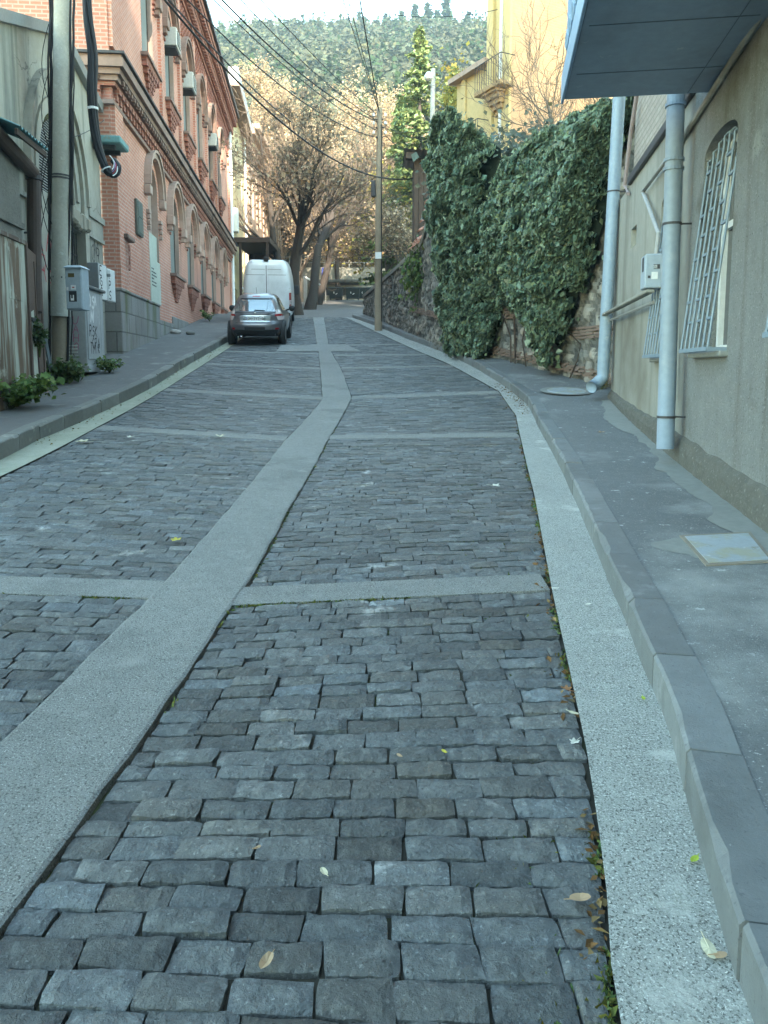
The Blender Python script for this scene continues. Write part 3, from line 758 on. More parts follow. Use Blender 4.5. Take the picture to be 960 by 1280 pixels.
cp.build('coping', M('zinc_coping', (.30, .31, .31), (.22, .23, .23), 2, .5, metal=.3), gb)
lv = MB(GF)
for k in range(32):
    h = 5.04 + k * .056
    a = max(0, (h - ah) / 1.36)
    if a >= 1: break
    hw = 1.08 * math.sqrt(1 - a * a)
    lv.add([(ac_ - hw, -.08, h), (ac_ + hw, -.08, h), (ac_ + hw, -.15, h + .04), (ac_ - hw, -.15, h + .04), (ac_ - hw, -.08, h + .012), (ac_ + hw, -.08, h + .012), (ac_ + hw, -.15, h + .052), (ac_ - hw, -.15, h + .052)],
           [(0, 1, 2, 3), (4, 5, 6, 7), (0, 1, 5, 4)])
flatpoly(lv, arch_outline(arch, inset=.004), -.275, .01, 1)
archband(lv, ac_, ah, 1.06, 1.146, -.2, -.03, 1, 18, flat=1.26)
lv.build('louvre_window', [M('louvre_grey', (.42, .43, .42), None, 3, .7), m_glass], gb)
lw = MB(GF)
lw.box(lowin['s0'], lowin['s1'], -.40, -.38, 3.0, 4.62, 1)
for x in np.linspace(lowin['s0'] + .04, lowin['s1'] - .04, 14): lw.tube([(x, -.12, 3.01), (x, -.12, 4.61)], .012, 6, 0)
for h in (3.4, 4.1): lw.box(lowin['s0'], lowin['s1'], -.13, -.11, h, h + .03, 0)
lw.box(lowin['s0'] + .0, lowin['s0'] + .07, -.38, -.3, 3.01, 4.61, 2); lw.box(lowin['s1'] - .07, lowin['s1'], -.38, -.3, 3.01, 4.61, 2); lw.box(17.2, 17.27, -.38, -.32, 3.01, 4.61, 2)
lw.build('window', [m_flash, m_glass, M('old_green_frame', (.20, .25, .22), None, 4, .7)], gb)
ls = MB(GF)
for k in range(9): ls.bbox(15.75 + k * .28, 16.02 + k * .28, -.02, .20 + .06 * math.sin(k * 7), 4.64 + .03 * math.sin(k * 5), 5.0 + .03 * math.sin(k * 3), .05)
ls.build('window_ledge', M('broken_ledge', (.33, .30, .24), (.2, .18, .15), 6, .9, .6, 30), gb)
rg = np.random.default_rng(4)
gf_ = MB(GF)
s_, h_ = W(114, 322, GF); scrawl(gf_, 'AOR', s_ - .35, h_ - .1, .42, .006, .03, 0, .1, rg); scrawl(gf_, 'M', s_ + .2, h_ + .0, .5, .007, .03, 0, .2, rg)
gf_.build('graffiti', m_ink, gb); gf_ = MB(GF)
s_, h_ = W(58, 322, GF); scrawl(gf_, 'KA', s_ - .5, h_ + .1, .5, .006, .035, 1, .1, rg); scrawl(gf_, 'RS', s_ - .4, h_ - .5, .5, .006, .035, 1, .1, rg)
gf_.build('graffiti', [m_ink, m_redp], gb)

# rough stone pier in front of the stucco wall, with a fat brown pipe over it
rp = thing('stone_pier', LF(S(12.6), -.1, 1.), 'rough grey stone pier behind the old gate', 'wall')
mb = MB(LF); pr = np.random.default_rng(6)
mb.box(S(9.5), S(13.25), -.32, .02, .2, W(30, 200, LF)[1], 0); mb.box(S(9.5), S(13.27), -.3, .07, W(30, 285, LF)[1] - .06, W(30, 285, LF)[1] + .04, 0)
mb.build('pier_body', M('rough_stone', (.23, .225, .205), (.13, .13, .12), 3, .95, 1., 14, bdist=.05), rp)
pp = thing('brown_pipe', LF(S(13.4), .05, 2), 'fat dark brown pipe bending down onto the stone pier', 'pipe')
a = W(-40, 128, LF, .12); b = W(42, 216, LF, .12); c = W(39, 300, LF, .12)
mb = MB(LF)
mb.tube([(a[0], .12, a[1]), (b[0] - .06, .12, b[1]), (b[0], .12, b[1] - .06), (b[0] - .0, .12, b[1] - .14), (c[0], .12, c[1] - 1.2)], .115, 14); mb.build('pipe_run', M('brown_iron', (.085, .062, .055), (.06, .045, .04), 3, .7, .2, 60), pp)
mb = MB(LF); mb.tube([(b[0], .12, b[1] - .12), (b[0], .12, b[1] - .05)], .135, 14); mb.build('collar', m_flash, pp); mb = MB(LF); mb.tube([(b[0] - .02, -.08, 3.9), (b[0] - .02, .13, 3.9)], .02, 6); mb.build('wall_bracket', m_flash, pp)
# corrugated teal awning
m_teal = M('teal_sheet', (.16, .33, .34), (.12, .25, .27), 2, .6, patch=((.25, .2, .15), 4, .6, .75))
a = W(8, 168, LF, .3); b = W(46, 190, LF, .3)
aw = thing('corrugated_awning', LF(a[0], .1, b[1]), 'small teal corrugated sheet awning above the brown pipe', 'awning')
mb = MB(LF)
def awn(u, v):
    s = a[0] + (b[0] - a[0]) * u; return (s, -.25 + .75 * v, b[1] + .33 - .3 * v + .018 * math.sin(u * 60))
mb.grid(awn, np.linspace(0, 1, 60), [0, .5, 1]); mb.grid(lambda u, v: tuple(np.array(awn(u, v)) - (0, 0, .008)), np.linspace(0, 1, 60), [0, .5, 1])
mb.build('sheet', m_teal, aw); mb = MB(LF); mb.box(a[0], b[0], .42, .46, b[1] - .09, b[1] + .0); mb.box(a[0], b[0], -.2, -.16, b[1] + .1, b[1] + .26); mb.build('frame', m_wood_d, aw)
# flat teal canopy on the corner of the brick house
a = W(127, 151, LF, .35); cn = thing('teal_canopy', LF(RS0 + .1, .1, a[1]), 'flat teal sheet metal lid on brackets by the corner of the brick house', 'canopy')
mb = MB(LF); mb.bbox(RS0 - .75, RS0 + .1, -.3, .38, a[1] - .02, a[1] + .16, .03); mb.build('lid', m_teal, cn)
mb = MB(LF); mb.box(RS0 - .6, RS0 - .5, -.3, .2, a[1] - .12, a[1] - .02); mb.box(RS0 - .1, RS0 + .0, -.3, .2, a[1] - .12, a[1] - .02); mb.build('bracket', m_flash, cn)

# ---------------------------------------------------------------- old gate
m_gate1 = M('peeling_gate', (.17, .12, .085), (.11, .08, .06), 2, .85, .3, 40, streak=(3.5, (.42, .44, .38), .54, .62), patch=((.45, .47, .40), 1.3, .56, .64))
m_rust = M('rusty_sheet', (.14, .10, .082), (.10, .07, .06), 3, .9, .3, 50, streak=(4, (.25, .24, .21), .56, .66))
gt = thing('old_gate', LF(S(12.5), .1, .9), 'old patched sheet metal gate with peeling paint and rust beside the pavement', 'gate')
OG = .16
e1 = W(31, 305, LF, OG); e2 = W(54, 325, LF, OG)
gs2 = W(57, 485, LF, OG)[0]; gs1 = e1[0]; gs0 = gs1 - 2.6
mb = MB(LF); mb.bbox(gs0, gs1 - .03, OG - .05, OG, .5, e1[1], .01)
mb.bbox(gs1 - .8, gs1 - .2, OG, OG + .006, e1[1] - .95, e1[1] - .08, .003); mb.build('gate_leaf', m_gate1, gt)
mb = MB(LF); flatpoly(mb, [(gs1 + .02, .8), (gs2, 1.0), (gs2 - .02, e2[1]), (gs1 + .02, e1[1] - .04)], OG - .03, .045); wk = .5 * (gs1 + gs2)
mb.box(wk - .015, wk + .015, OG + .015, OG + .03, 1.0, e2[1] - .1); mb.build('rusty_leaf', m_rust, gt)['label'] = 'rusty brown sheet leaf of the gate'
mb = MB(LF)
for s_ in (gs0, gs1, gs2 - .05): mb.bbox(s_ - .03, s_ + .04, OG - .06, OG + .035, .5, (e1 if s_ < gs2 - .1 else e2)[1] + .03, .006)
mb.bbox(gs0, gs1, OG - .05, OG + .03, e1[1] - .02, e1[1] + .05, .006); mb.build('gate_frame', m_rust, gt)
mb = MB(LF); mb.bbox(gs1 + .02, gs1 + .25, OG + .02, OG + .06, 2.35, 2.42, .01); mb.build('latch', m_flash, gt)
mb = MB(LF); flatpoly(mb, [(gs1 + .04, 1.2), (wk - .02, 1.0), (wk - .1, 2.2), (gs1 + .2, 2.55), (gs1 + .06, 2.5)], OG + .0165, .004); mb.build('pale_patch', m_palep, gt)
ls_ = thing('leaning_sheet', LF(S(14.3), 0, 1.1), 'grey metal sheet leaning on the stucco wall behind the pole', 'sheet')
mb = MB(LF); a = W(57, 362, LF, -.05); b = W(70, 470, LF, .1); mb.add([(a[0], .08, 1.1), (b[0], .08, 1.1), (b[0], -.22, a[1]), (a[0] + .05, -.22, a[1] + .05), (a[0], .05, 1.1), (b[0], .05, 1.1), (b[0], -.25, a[1]), (a[0] + .05, -.25, a[1] + .05)], [(0, 1, 2, 3), (4, 5, 6, 7), (0, 1, 5, 4), (1, 2, 6, 5), (2, 3, 7, 6), (3, 0, 4, 7)])
mb.build('sheet', M('grey_sheet', (.17, .2, .215), (.13, .15, .16), 2, .6), ls_)

# ---------------------------------------------------------------- cabinets and boxes
m_cab = M('cabinet_grey', (.40, .425, .44), (.34, .36, .38), 1.2, .5, patches=[((.26, .26, .25), 2.4, .62, .74), ((.55, .57, .58), 6, .66, .74)])
m_box2 = M('box_blue_grey', (.37, .44, .50), (.33, .40, .46), 1.5, .45)
cf0 = P(85, 458, 15.55); cf1 = P(110, 459, 15.5); cf2 = P(131, 459, 16.75)
CFr = Fr(cf1[0], cf1[1], cf2[0] - cf1[0], cf2[1] - cf1[1], cf2[1] - cf1[1], -(cf2[0] - cf1[0]))
clen = float(np.hypot(*(cf2 - cf1)[:2])); cw = float(np.hypot(*(cf1 - cf0)[:2])) + .06
ctop = P(110, 359, 15.5)[2]; cbot = cf1[2]
cb = thing('street_cabinet', CFr(clen / 2, -cw / 2, zrs(16) + .2), 'large pale grey metal street cabinet with graffiti on short feet by the pole', 'cabinet')
mb = MB(CFr); mb.bbox(0, clen, -cw, 0, cbot, ctop, .015); mb.build('body', m_cab, cb)
mb = MB(CFr); mb.bbox(-.05, clen + .06, -cw - .05, .07, ctop, ctop + .06, .015); mb.build('lid', M('cabinet_lid', (.16, .17, .17), None, 2, .6), cb)
mb = MB(CFr); mb.bbox(.04, clen * .78, .0, .02, cbot + .16, ctop - .05, .008); mb.build('door', m_cab, cb)
mb = MB(CFr); mb.bbox(clen * .8, clen - .03, .0, .018, cbot + .16, ctop - .05, .008); mb.build('door', m_cab, cb)
mb = MB(CFr); mb.bbox(-.02, clen + .02, -cw - .02, .03, cbot - .1, cbot + .03, .01); mb.build('plinth', m_cab, cb)
for x in (.08, clen - .25):
    mb = MB(CFr); mb.box(x, x + .13, -cw * .6, -cw * .3, zrs(16) + .1, cbot - .1); mb.build('foot', m_cab, cb)
mb = MB(CFr)
for k in range(4): mb.box(-.012, 0, -cw + .07, -cw + .30, cbot + .22 + k * .065, cbot + .245 + k * .065)
mb.build('vent', m_white, cb)
mb = MB(CFr)
for (tx, x, h, sz, m) in (('OS', .12, ctop - .38, .26, 2), ('M', .25, ctop - .68, .26, 2), ('A', .55, ctop - .30, .2, 2), ('RSK', .12, ctop - .95, .22, 0), ('CPA', .3, ctop - 1.18, .2, 0), ('TM', .15, cbot + .28, .22, 0), ('K', .7, cbot + .3, .18, 0)):
    scrawl(mb, tx, x, h, sz, .0215, .03 if m == 0 else .05, m, .2, rg)
mb.build('graffiti', [m_ink, m_pink, m_wspr], cb)
EF = Fr(*CFr(0, -cw, 0)[:2], *CFr.n[:2], *(-CFr.t)[:2])
mb = MB(EF); scrawl(mb, 'UAHO', cw * .45, ctop - .72, .15, .004, .017, 0, .15, rg, vert=True); mb.build('graffiti', m_pink, cb)
# blue box strapped to the pole
x0, x1 = P(82, 360, 14.15)[0], P(102.5, 360, 14.15)[0]; zt, zb = P(92, 331, 14.15)[2], P(92, 387, 14.15)[2]
bx = thing('meter_box', (.5 * (x0 + x1), 14.3, zb), 'pale blue meter box with stickers strapped to the concrete pole', 'meter box')
mb = MB(); mb.bbox(x0, x1, 14.15, 14.5, zb, zt - .05, .012); mb.add([(x0 - .02, 14.1, zt - .05), (x1 + .02, 14.1, zt - .05), (x1 + .02, 14.53, zt - .05), (x0 - .02, 14.53, zt - .05), (x0 + .04, 14.2, zt), (x1 - .04, 14.2, zt), (x1 - .04, 14.5, zt), (x0 + .04, 14.5, zt)], [(0, 1, 2, 3), (4, 5, 6, 7), (0, 1, 5, 4), (1, 2, 6, 5), (2, 3, 7, 6), (3, 0, 4, 7)]); mb.build('case', m_box2, bx)
mb = MB(); mb.bbox(x0 + .015, x1 - .015, 14.138, 14.15, zb + .02, zt - .09, .004); mb.build('door', m_box2, bx)
mb = MB(); mb.box(x0 + .06, x0 + .17, 14.132, 14.139, zt - .22, zt - .15); mb.build('meter_glass', M('amber_glass', (.12, .10, .05), cheap=True, rough=.2), bx)
mb = MB(); mb.box(x0 + .10, x0 + .19, 14.135, 14.1375, zt - .44, zt - .36, 0); mb.box(x0 + .125, x0 + .165, 14.1335, 14.135, zt - .41, zt - .39, 1); mb.build('sticker', [m_wspr, m_redp], bx)
mb = MB(); mb.box(x0 + .06, x0 + .2, 14.135, 14.1375, zb + .14, zb + .33, 1); mb.box(x0 + .09, x0 + .15, 14.1335, 14.135, zb + .16, zb + .26, 0); mb.box(x0 + .1, x0 + .13, 14.132, 14.1335, zb + .2, zb + .29, 1); mb.build('sticker', [m_wspr, m_ink], bx)
mb = MB(); mb.box(x0 + .02, x0 + .055, 14.135, 14.1375, zb + .34, zb + .40, 0); mb.build('sticker', m_wspr, bx)
# grey box and white box on the wall behind
def wallbox(name, u0, u1, us, v0, v1, D, lab, mat, mside, scr):
    a = P(u0, v0, D); b = P(u1, v0, D); zb_ = P(u1, v1, D)[2]; dep = .28
    o = thing(name, (.5 * (a[0] + b[0]), D, zb_), lab, 'meter box')
    mb = MB(); mb.bbox(a[0], b[0], D, D + dep + .25, zb_, a[2], .01); mb.build('case', mat, o)
    mb = MB(Fr(b[0], D, -.02, 1, 1, .02)); mb.bbox(.02, dep + .22, 0, .012, zb_ + .02, a[2] - .02, .004); mb.build('door', mside, o)
    mb = MB(Fr(b[0], D, -.02, 1, 1, .02)); scrawl(mb, scr, .06, a[2] - .25, .2, .014, .03, 0, .1, rg, vert=True); mb.build('graffiti', m_ink, o)
    mb = MB(); mb.box(a[0] + .06, a[0] + .2, D - .003, D + .001, a[2] - .2, a[2] - .13); mb.build('sticker', M('sticker_grey', (.25, .28, .3), cheap=True), o)
    return o
wallbox('meter_box', 108.5, 122, 127, 328, 374, 16.9, 'grey meter box with a scrawled white door fixed above the street cabinet', M('box_mid_grey', (.27, .29, .305), None, 2, .6), m_white, 'EGS')
wallbox('meter_box', 127, 133.5, 139, 335, 376, 18.3, 'white meter box with black scrawls beside the corner of the brick house', m_white, m_white, 'IPS')

# ---------------------------------------------------------------- concrete pole with its cables
pb_ = P(75, 478, 14.75)
pole = thing('utility_pole', (pb_[0], 14.75, zrs(14.75) + .2), 'grey concrete utility pole wrapped in black cables beside the meter boxes', 'utility pole')
m_pole = M('pole_concrete', (.36, .35, .30), (.24, .235, .2), 2.5, .9, .5, 60, patch=((.42, .42, .37), 9, .6, .7))
m_polew = M('pole_wood', (.23, .19, .135), (.15, .12, .09), 3, .9, .3, 60)
pt = P(78.5, 0, 14.75); LEAN = (pt - pb_) / (pt[2] - pb_[2])
def pp_(z): return pb_ + LEAN * (z - pb_[2])
mb = MB(); zs = 2.55; mb.tube([pp_(zs), pp_(5), pp_(12.3)], [.175, .165, .14], 16); mb.build('shaft', m_pole, pole, True)
mb = MB(); mb.tube([pp_(.9), pp_(zs)], [.145, .145], 14); mb.build('stub', m_polew, pole, True)
mb = MB()
for z in (2.6, 3.25, 5.05, 5.1): mb.tube([pp_(z), pp_(z + .03)], .172, 14)
mb.build('strap', m_flash, pole)
m_cable = M('black_cable', (.018, .019, .022), cheap=True, rough=.55)
rcab = np.random.default_rng(17)
mb = MB()
for k in range(9):
    a = rcab.uniform(2.7, 3.7) if k < 6 else rcab.uniform(-.3, .25); rr = rcab.uniform(.17, .22)
    zt_ = rcab.uniform(11, 12); zb_ = rcab.choice([1.5, 1.7, 4.2, 4.6, 3.4])
    mb.tube([pp_(z) + np.array((rr * math.cos(a + .25 * math.sin(z * 1.1 + k)), -abs(rr * math.sin(a)), 0)) + rcab.normal(0, .012, 3) for z in np.linspace(zb_, zt_, 22)], rcab.choice([.012, .016, .022]), 6)
for k in range(6):   # slack loops
    z0 = rcab.uniform(4, 8.2)
    mb.tube([pp_(z0) + np.array((-.2 - .16 * math.sin(t_ * math.pi), -.12, -t_ * 1.5)) for t_ in np.linspace(0, 1, 12)], .007, 5)
mb.build('cable', m_cable, pole)
# heavy cable bundle hanging in a loop between the pole and the brick corner
cbn = thing('cable_bundle', P(112, 100, 15.2), 'thick black bundle of cables hanging in a loop with white and red ends', 'cable bundle')
pts = [P(u, v, D) for u, v, D in ((108, -120, 16), (108, -40, 15.6), (110, 20, 15.4), (116, 70, 15.3), (115, 118, 15.2), (119, 165, 15.2), (126, 195, 15.2), (136, 217, 15.2), (144, 217, 15.25), (146.5, 208, 15.3), (141, 200, 15.35))]
def smooth(pts, n=60):
    pts = np.array(pts); k = len(pts); out = []
    for t_ in np.linspace(0, k - 1.001, n):
        i = int(t_); f = t_ - i; p0, p1, p2, p3 = pts[max(i - 1, 0)], pts[i], pts[min(i + 1, k - 1)], pts[min(i + 2, k - 1)]
        out.append(.5 * (2 * p1 + (p2 - p0) * f + (2 * p0 - 5 * p1 + 4 * p2 - p3) * f * f + (3 * p1 - p0 - 3 * p2 + p3) * f ** 3))
    return np.array(out)
ctr = smooth(pts, 70)
mb = MB()
for k in range(13):
    a0 = k / 13 * 6.283; rr = .068 if k % 3 else .035
    n = 70 if k > 3 else 60
    sp = np.array([ctr[i] + rr * (1 - .35 * (i / 70) ** 2) * np.array((math.cos(a0 + i * .05), math.sin(a0 + i * .05), .3 * math.sin(a0))) for i in range(n)])
    mb.tube(sp, .03, 7, 0)
mb.build('cable', m_cable, cbn, True)
mb = MB()
for k in range(4):
    mb.tube([c + np.array((-.02 * k + .03, -.08, -.03 + .03 * k)) for c in ctr[52 + k:70]], .011, 5, k % 3)
mb.build('cable_end', [m_white, m_redp, M('purple_pipe', (.3, .2, .35), cheap=True)], cbn, True)
mb = MB()
for i in (30, 46): mb.tube([ctr[i] - (ctr[i + 1] - ctr[i]) * .1, ctr[i] + (ctr[i + 1] - ctr[i]) * .3], .105, 12)
mb.build('tie', m_white, cbn)

# ---------------------------------------------------------------- houses further up
YS0, YS1 = RS1 + .02, S(59)
yh = thing('cream_house', LF(YS0 + 2, 0, 5), 'narrow cream yellow house beside the far end of the brick house', 'house')
ytop = W(303, 178, LF, .0)[1] + .3
yops = []
for (u, v0, v1) in ((292, 195, 232), (302, 220, 252)):
    s_ = W(u, v0, LF)[0]; yops.append(dict(s0=s_ - .5, s1=s_ + .5, hb=W(u, v1, LF)[1], ht=W(u, v0, LF)[1], d=.2)); yops.append(dict(s0=s_ - .5, s1=s_ + .5, hb=W(u, v1, LF)[1] - 5.0, ht=W(u, v0, LF)[1] - 5.2, d=.2))
d0 = W(296, 375, LF); yops.append(dict(s0=d0[0] - .7, s1=d0[0] + .7, hb=4.9, ht=W(296, 362, LF)[1], d=.5))
yops = [q for q in yops if q['s1'] < YS1 - .1 and q['s0'] > YS0]
wl = MB(LF); facade(wl, YS0, YS1, 3, ytop, yops, .2, 0, 0, o=-.02)
wl.add([(YS1, 0, 3), (YS1, -10, 3), (YS1, -10, ytop), (YS1, 0, ytop)], [(0, 1, 2, 3)]); wl.add([(YS0, -10, ytop), (YS1, -10, ytop), (YS1, 0, ytop), (YS0, 0, ytop)], [(0, 1, 2, 3)]); wl.build('wall', m_yel, yh)
for q in yops:
    mb = MB(LF); mb.box(q['s0'], q['s1'], -.24, -.2, q['hb'], q['ht'], 0); w_ = mb.build('window', m_glass, yh)
    mb = MB(LF); mb.box(q['s0'], q['s0'] + .1, -.2, -.12, q['hb'], q['ht']); mb.box(q['s1'] - .1, q['s1'], -.2, -.12, q['hb'], q['ht']); mb.box(q['s0'], q['s1'], -.2, -.12, q['ht'] - .1, q['ht']); mb.box(.5 * (q['s0'] + q['s1']) - .04, .5 * (q['s0'] + q['s1']) + .04, -.2, -.14, q['hb'], q['ht']); mb.build('frame', m_wood_d, w_)
mb = MB(LF); mb.box(YS0 - .1, YS1 + .1, -10, .75, ytop, ytop + .2, 0); mb.box(YS0, YS1, .1, .70, ytop + .2, ytop + 1.1, 1); mb.build('roof_parapet', [m_cornice, M('zinc_blue', (.36, .42, .45), None, 2, .5)], yh)
for (u, v0, v1) in ((289, 160, 400), (311, 205, 330)):
    s_ = min(W(u, 250, LF, .15)[0], YS1 - .2); mb = MB(LF); mb.tube([(s_, .16, 4.6), (s_, .16, ytop + .1)], .09, 10); mb.build('drainpipe', m_white, yh, True)
s_ = W(291, 270, LF)[0]; mb = MB(LF); mb.bbox(max(s_ - .5, YS0 + .1), s_ + .3, 0, .35, W(291, 290, LF)[1], W(291, 262, LF)[1], .02); mb.build('flue_box', m_white, yh)
# rose house behind
p0, p1 = P(313, 340, 59.5), P(360, 340, 88)
BF = Fr(p0[0], p0[1], p1[0] - p0[0], p1[1] - p0[1], p1[1] - p0[1], -(p1[0] - p0[0])); bl = float(np.hypot(*(p1 - p0)[:2]))
rh = thing('rose_house', BF(bl / 2, 0, 7), 'pinkish brown plaster house with heavy cornice behind the bare street trees', 'house')
bt = W(318, 175, BF)[1]
ops = []
for k in range(7):
    c = 2.0 + k * (bl - 4) / 6
    for hb in (7.9, 13.2):
        ops.append(dict(s0=c - .6, s1=c + .6, hb=hb, ht=hb + 3.0, d=.3))
wl = MB(BF); facade(wl, 0, bl, 4, bt, ops, .3, 0, 0); wl.add([(0, 0, 4), (0, -12, 4), (0, -12, bt), (0, 0, bt)], [(0, 1, 2, 3)]); wl.add([(bl, 0, 4), (bl, -12, 4), (bl, -12, bt), (bl, 0, bt)], [(0, 1, 2, 3)])
for c in np.linspace(.3, bl - .3, 8):
    for k in range(16): wl.box(c - .5, c + .5, 0, .09, 7 + k * .62, 7.45 + k * .62)
wl.build('wall', m_brn, rh)
mb = MB(BF)
for h0, h1, o in ((bt - 1.6, bt - 1.4, .2), (bt - .9, bt - .6, .25), (bt - .6, bt - .25, .55), (bt - .25, bt + .1, .95)): mb.box(-.3, bl + .3, -12, o, h0, h1)
mb.box(-.1, bl, 0, .3, 12, 12.35); mb.build('cornice', m_brn, rh)
for q in ops:
    mb = MB(BF); mb.box(q['s0'], q['s1'], -.34, -.3, q['hb'], q['ht'], 0); mb.box(.5 * (q['s0'] + q['s1']) - .05, .5 * (q['s0'] + q['s1']) + .05, -.3, -.24, q['hb'], q['ht'], 1); mb.box(q['s0'], q['s1'], -.3, -.24, q['ht'] - .9, q['ht'] - .8, 1); mb.build('window', [m_glass, m_wood_d], rh)
# dark carport roof in front of the cream house
c0, c1 = P(303, 306, 50), P(342, 305, 50); cy0, cy1 = 48.5, 53.5
cpt = thing('carport', (.5 * (c0[0] + c1[0]), 51, zrs(51)), 'dark flat carport roof on posts behind the white van', 'carport')
mb = MB(); mb.bbox(c0[0] - .3, c1[0], cy0, cy1, c0[2] - .1, c0[2] + .22, .02); mb.build('roof', m_wood_d, cpt)
for x in (c0[0] + .1, c1[0] - .2):
    for y in (cy0 + .15, cy1 - .2):
        mb = MB(); mb.bbox(x - .08, x + .08, y - .08, y + .08, zrs(y), c0[2] - .1, .01); mb.build('post', m_wood_d, cpt)
mb = MB(); mb.box(c0[0] - .2, c0[0] + 1.0, cy1 - .1, cy1, zrs(53), c0[2] - .1); mb.build('back_panel', m_wood_d, cpt)
# ================================================================== RIGHT SIDE: RENDERED HOUSE
RF = Fr(KR, 0, kR, 1, -1, kR)       # s along the wall, o towards the street
RQ = math.hypot(1, kR)
def R_(y): return y * RQ
hs = thing('rendered_house', RF(R_(9), 0, .6), 'grey roughcast house with barred windows, blue downpipes and a steel balcony', 'house')
WIN = [dict(s0=6.64, s1=7.68, hb=1.71, ht=3.54, rise=.13, d=.24), dict(s0=8.62, s1=9.66, hb=1.69, ht=3.50, rise=.13, d=.24), dict(s0=4.2, s1=5.24, hb=1.76, ht=3.54, rise=.13, d=.24)]
s_, h_ = W(793, 297, RF); nic = dict(s0=s_ - .16, s1=s_ + .3, hb=h_ - .12, ht=h_ + .16, d=.12)
sM = R_(8.05)            # where roughcast meets the smooth render, behind the fat downpipe
HEND = R_(13.3); HTOP = 25.  # unseen height raised so the house shades the road
wl = MB(RF)
facade(wl, R_(-26), sM, -2.5, 4.56, [WIN[0], WIN[2]], .26, 0, 0)
facade(wl, R_(-26), sM, 4.56, HTOP, [dict(s0=c - .55, s1=c + .55, hb=b, ht=b + 1.9, d=.25) for b in (8.8, 12., 15.2, 18.4) for c in np.arange(R_(-24), sM - 1, 2.6)], .25, 0, 0)
facade(wl, sM, HEND, -1, 4.30, [WIN[1], nic], .26, 1, 1)
facade(wl, sM, R_(11.9), 4.42, HTOP, [], .26, 2, 2, o=-.03)
for s_, hh in ((HEND, 4.3), (R_(11.9), HTOP)): wl.add([(s_, -.03, -1), (s_, -11, -1), (s_, -11, hh), (s_, -.03, hh)], [(0, 1, 2, 3)], 1 if s_ == HEND else 2)
wl.add([(HEND, 0, 4.3), (R_(11.9), 0, 4.3), (R_(11.9), -11, 4.3), (HEND, -11, 4.3)], [(0, 1, 2, 3)], 1)
wl.add([(R_(-26), -11, -1), (HEND, -11, -1), (HEND, -11, HTOP), (R_(-26), -11, HTOP)], [(0, 1, 2, 3)], 1); wl.add([(R_(-26), 0, -2), (R_(-26), -11, -2), (R_(-26), -11, HTOP), (R_(-26), 0, HTOP)], [(0, 1, 2, 3)], 1)
wl.box(nic['s0'] - .01, nic['s1'] + .01, -.15, -.119, nic['hb'] - .01, nic['ht'] + .01, 1)
wl.build('wall', [m_rough, m_smooth, m_wbrick], hs)
mb = MB(RF); mb.box(R_(-26.3), R_(12.2), -11.3, .35, HTOP, HTOP + .3); mb.build('roof', m_flash, hs)
mb = MB(RF); mb.bbox(sM + .02, R_(11.95), -.06, .05, 4.30, 4.43, .015); mb.build('brick_ledge', m_flash, hs)
# rough plinth, following the pavement
mb = MB(RF); rp_ = np.random.default_rng(31); ys_ = np.arange(-3, 13.3, .12); vs = []
for y in ys_:
    g = zrs(y) + .10
    hh = .34 if y < 9 else .34 - .03 * (y - 9)
    for k, (o, f) in enumerate(((.07, 0), (.065, .35), (.06, .7), (.035, .95), (0, 1.05))):
        vs.append((R_(y), o + (.016 * mnoise.noise(Vector((y * 7, k * 3, 1))) if k < 4 else 0), g + hh * f + (.03 * mnoise.noise(Vector((y * 2.5, 0, 9))) if k > 2 else 0)))
mb.add(vs, [(j * 5 + i, j * 5 + i + 1, j * 5 + i + 6, j * 5 + i + 5) for j in range(len(ys_) - 1) for i in range(4)]); mb.build('plinth', m_plinth, hs)
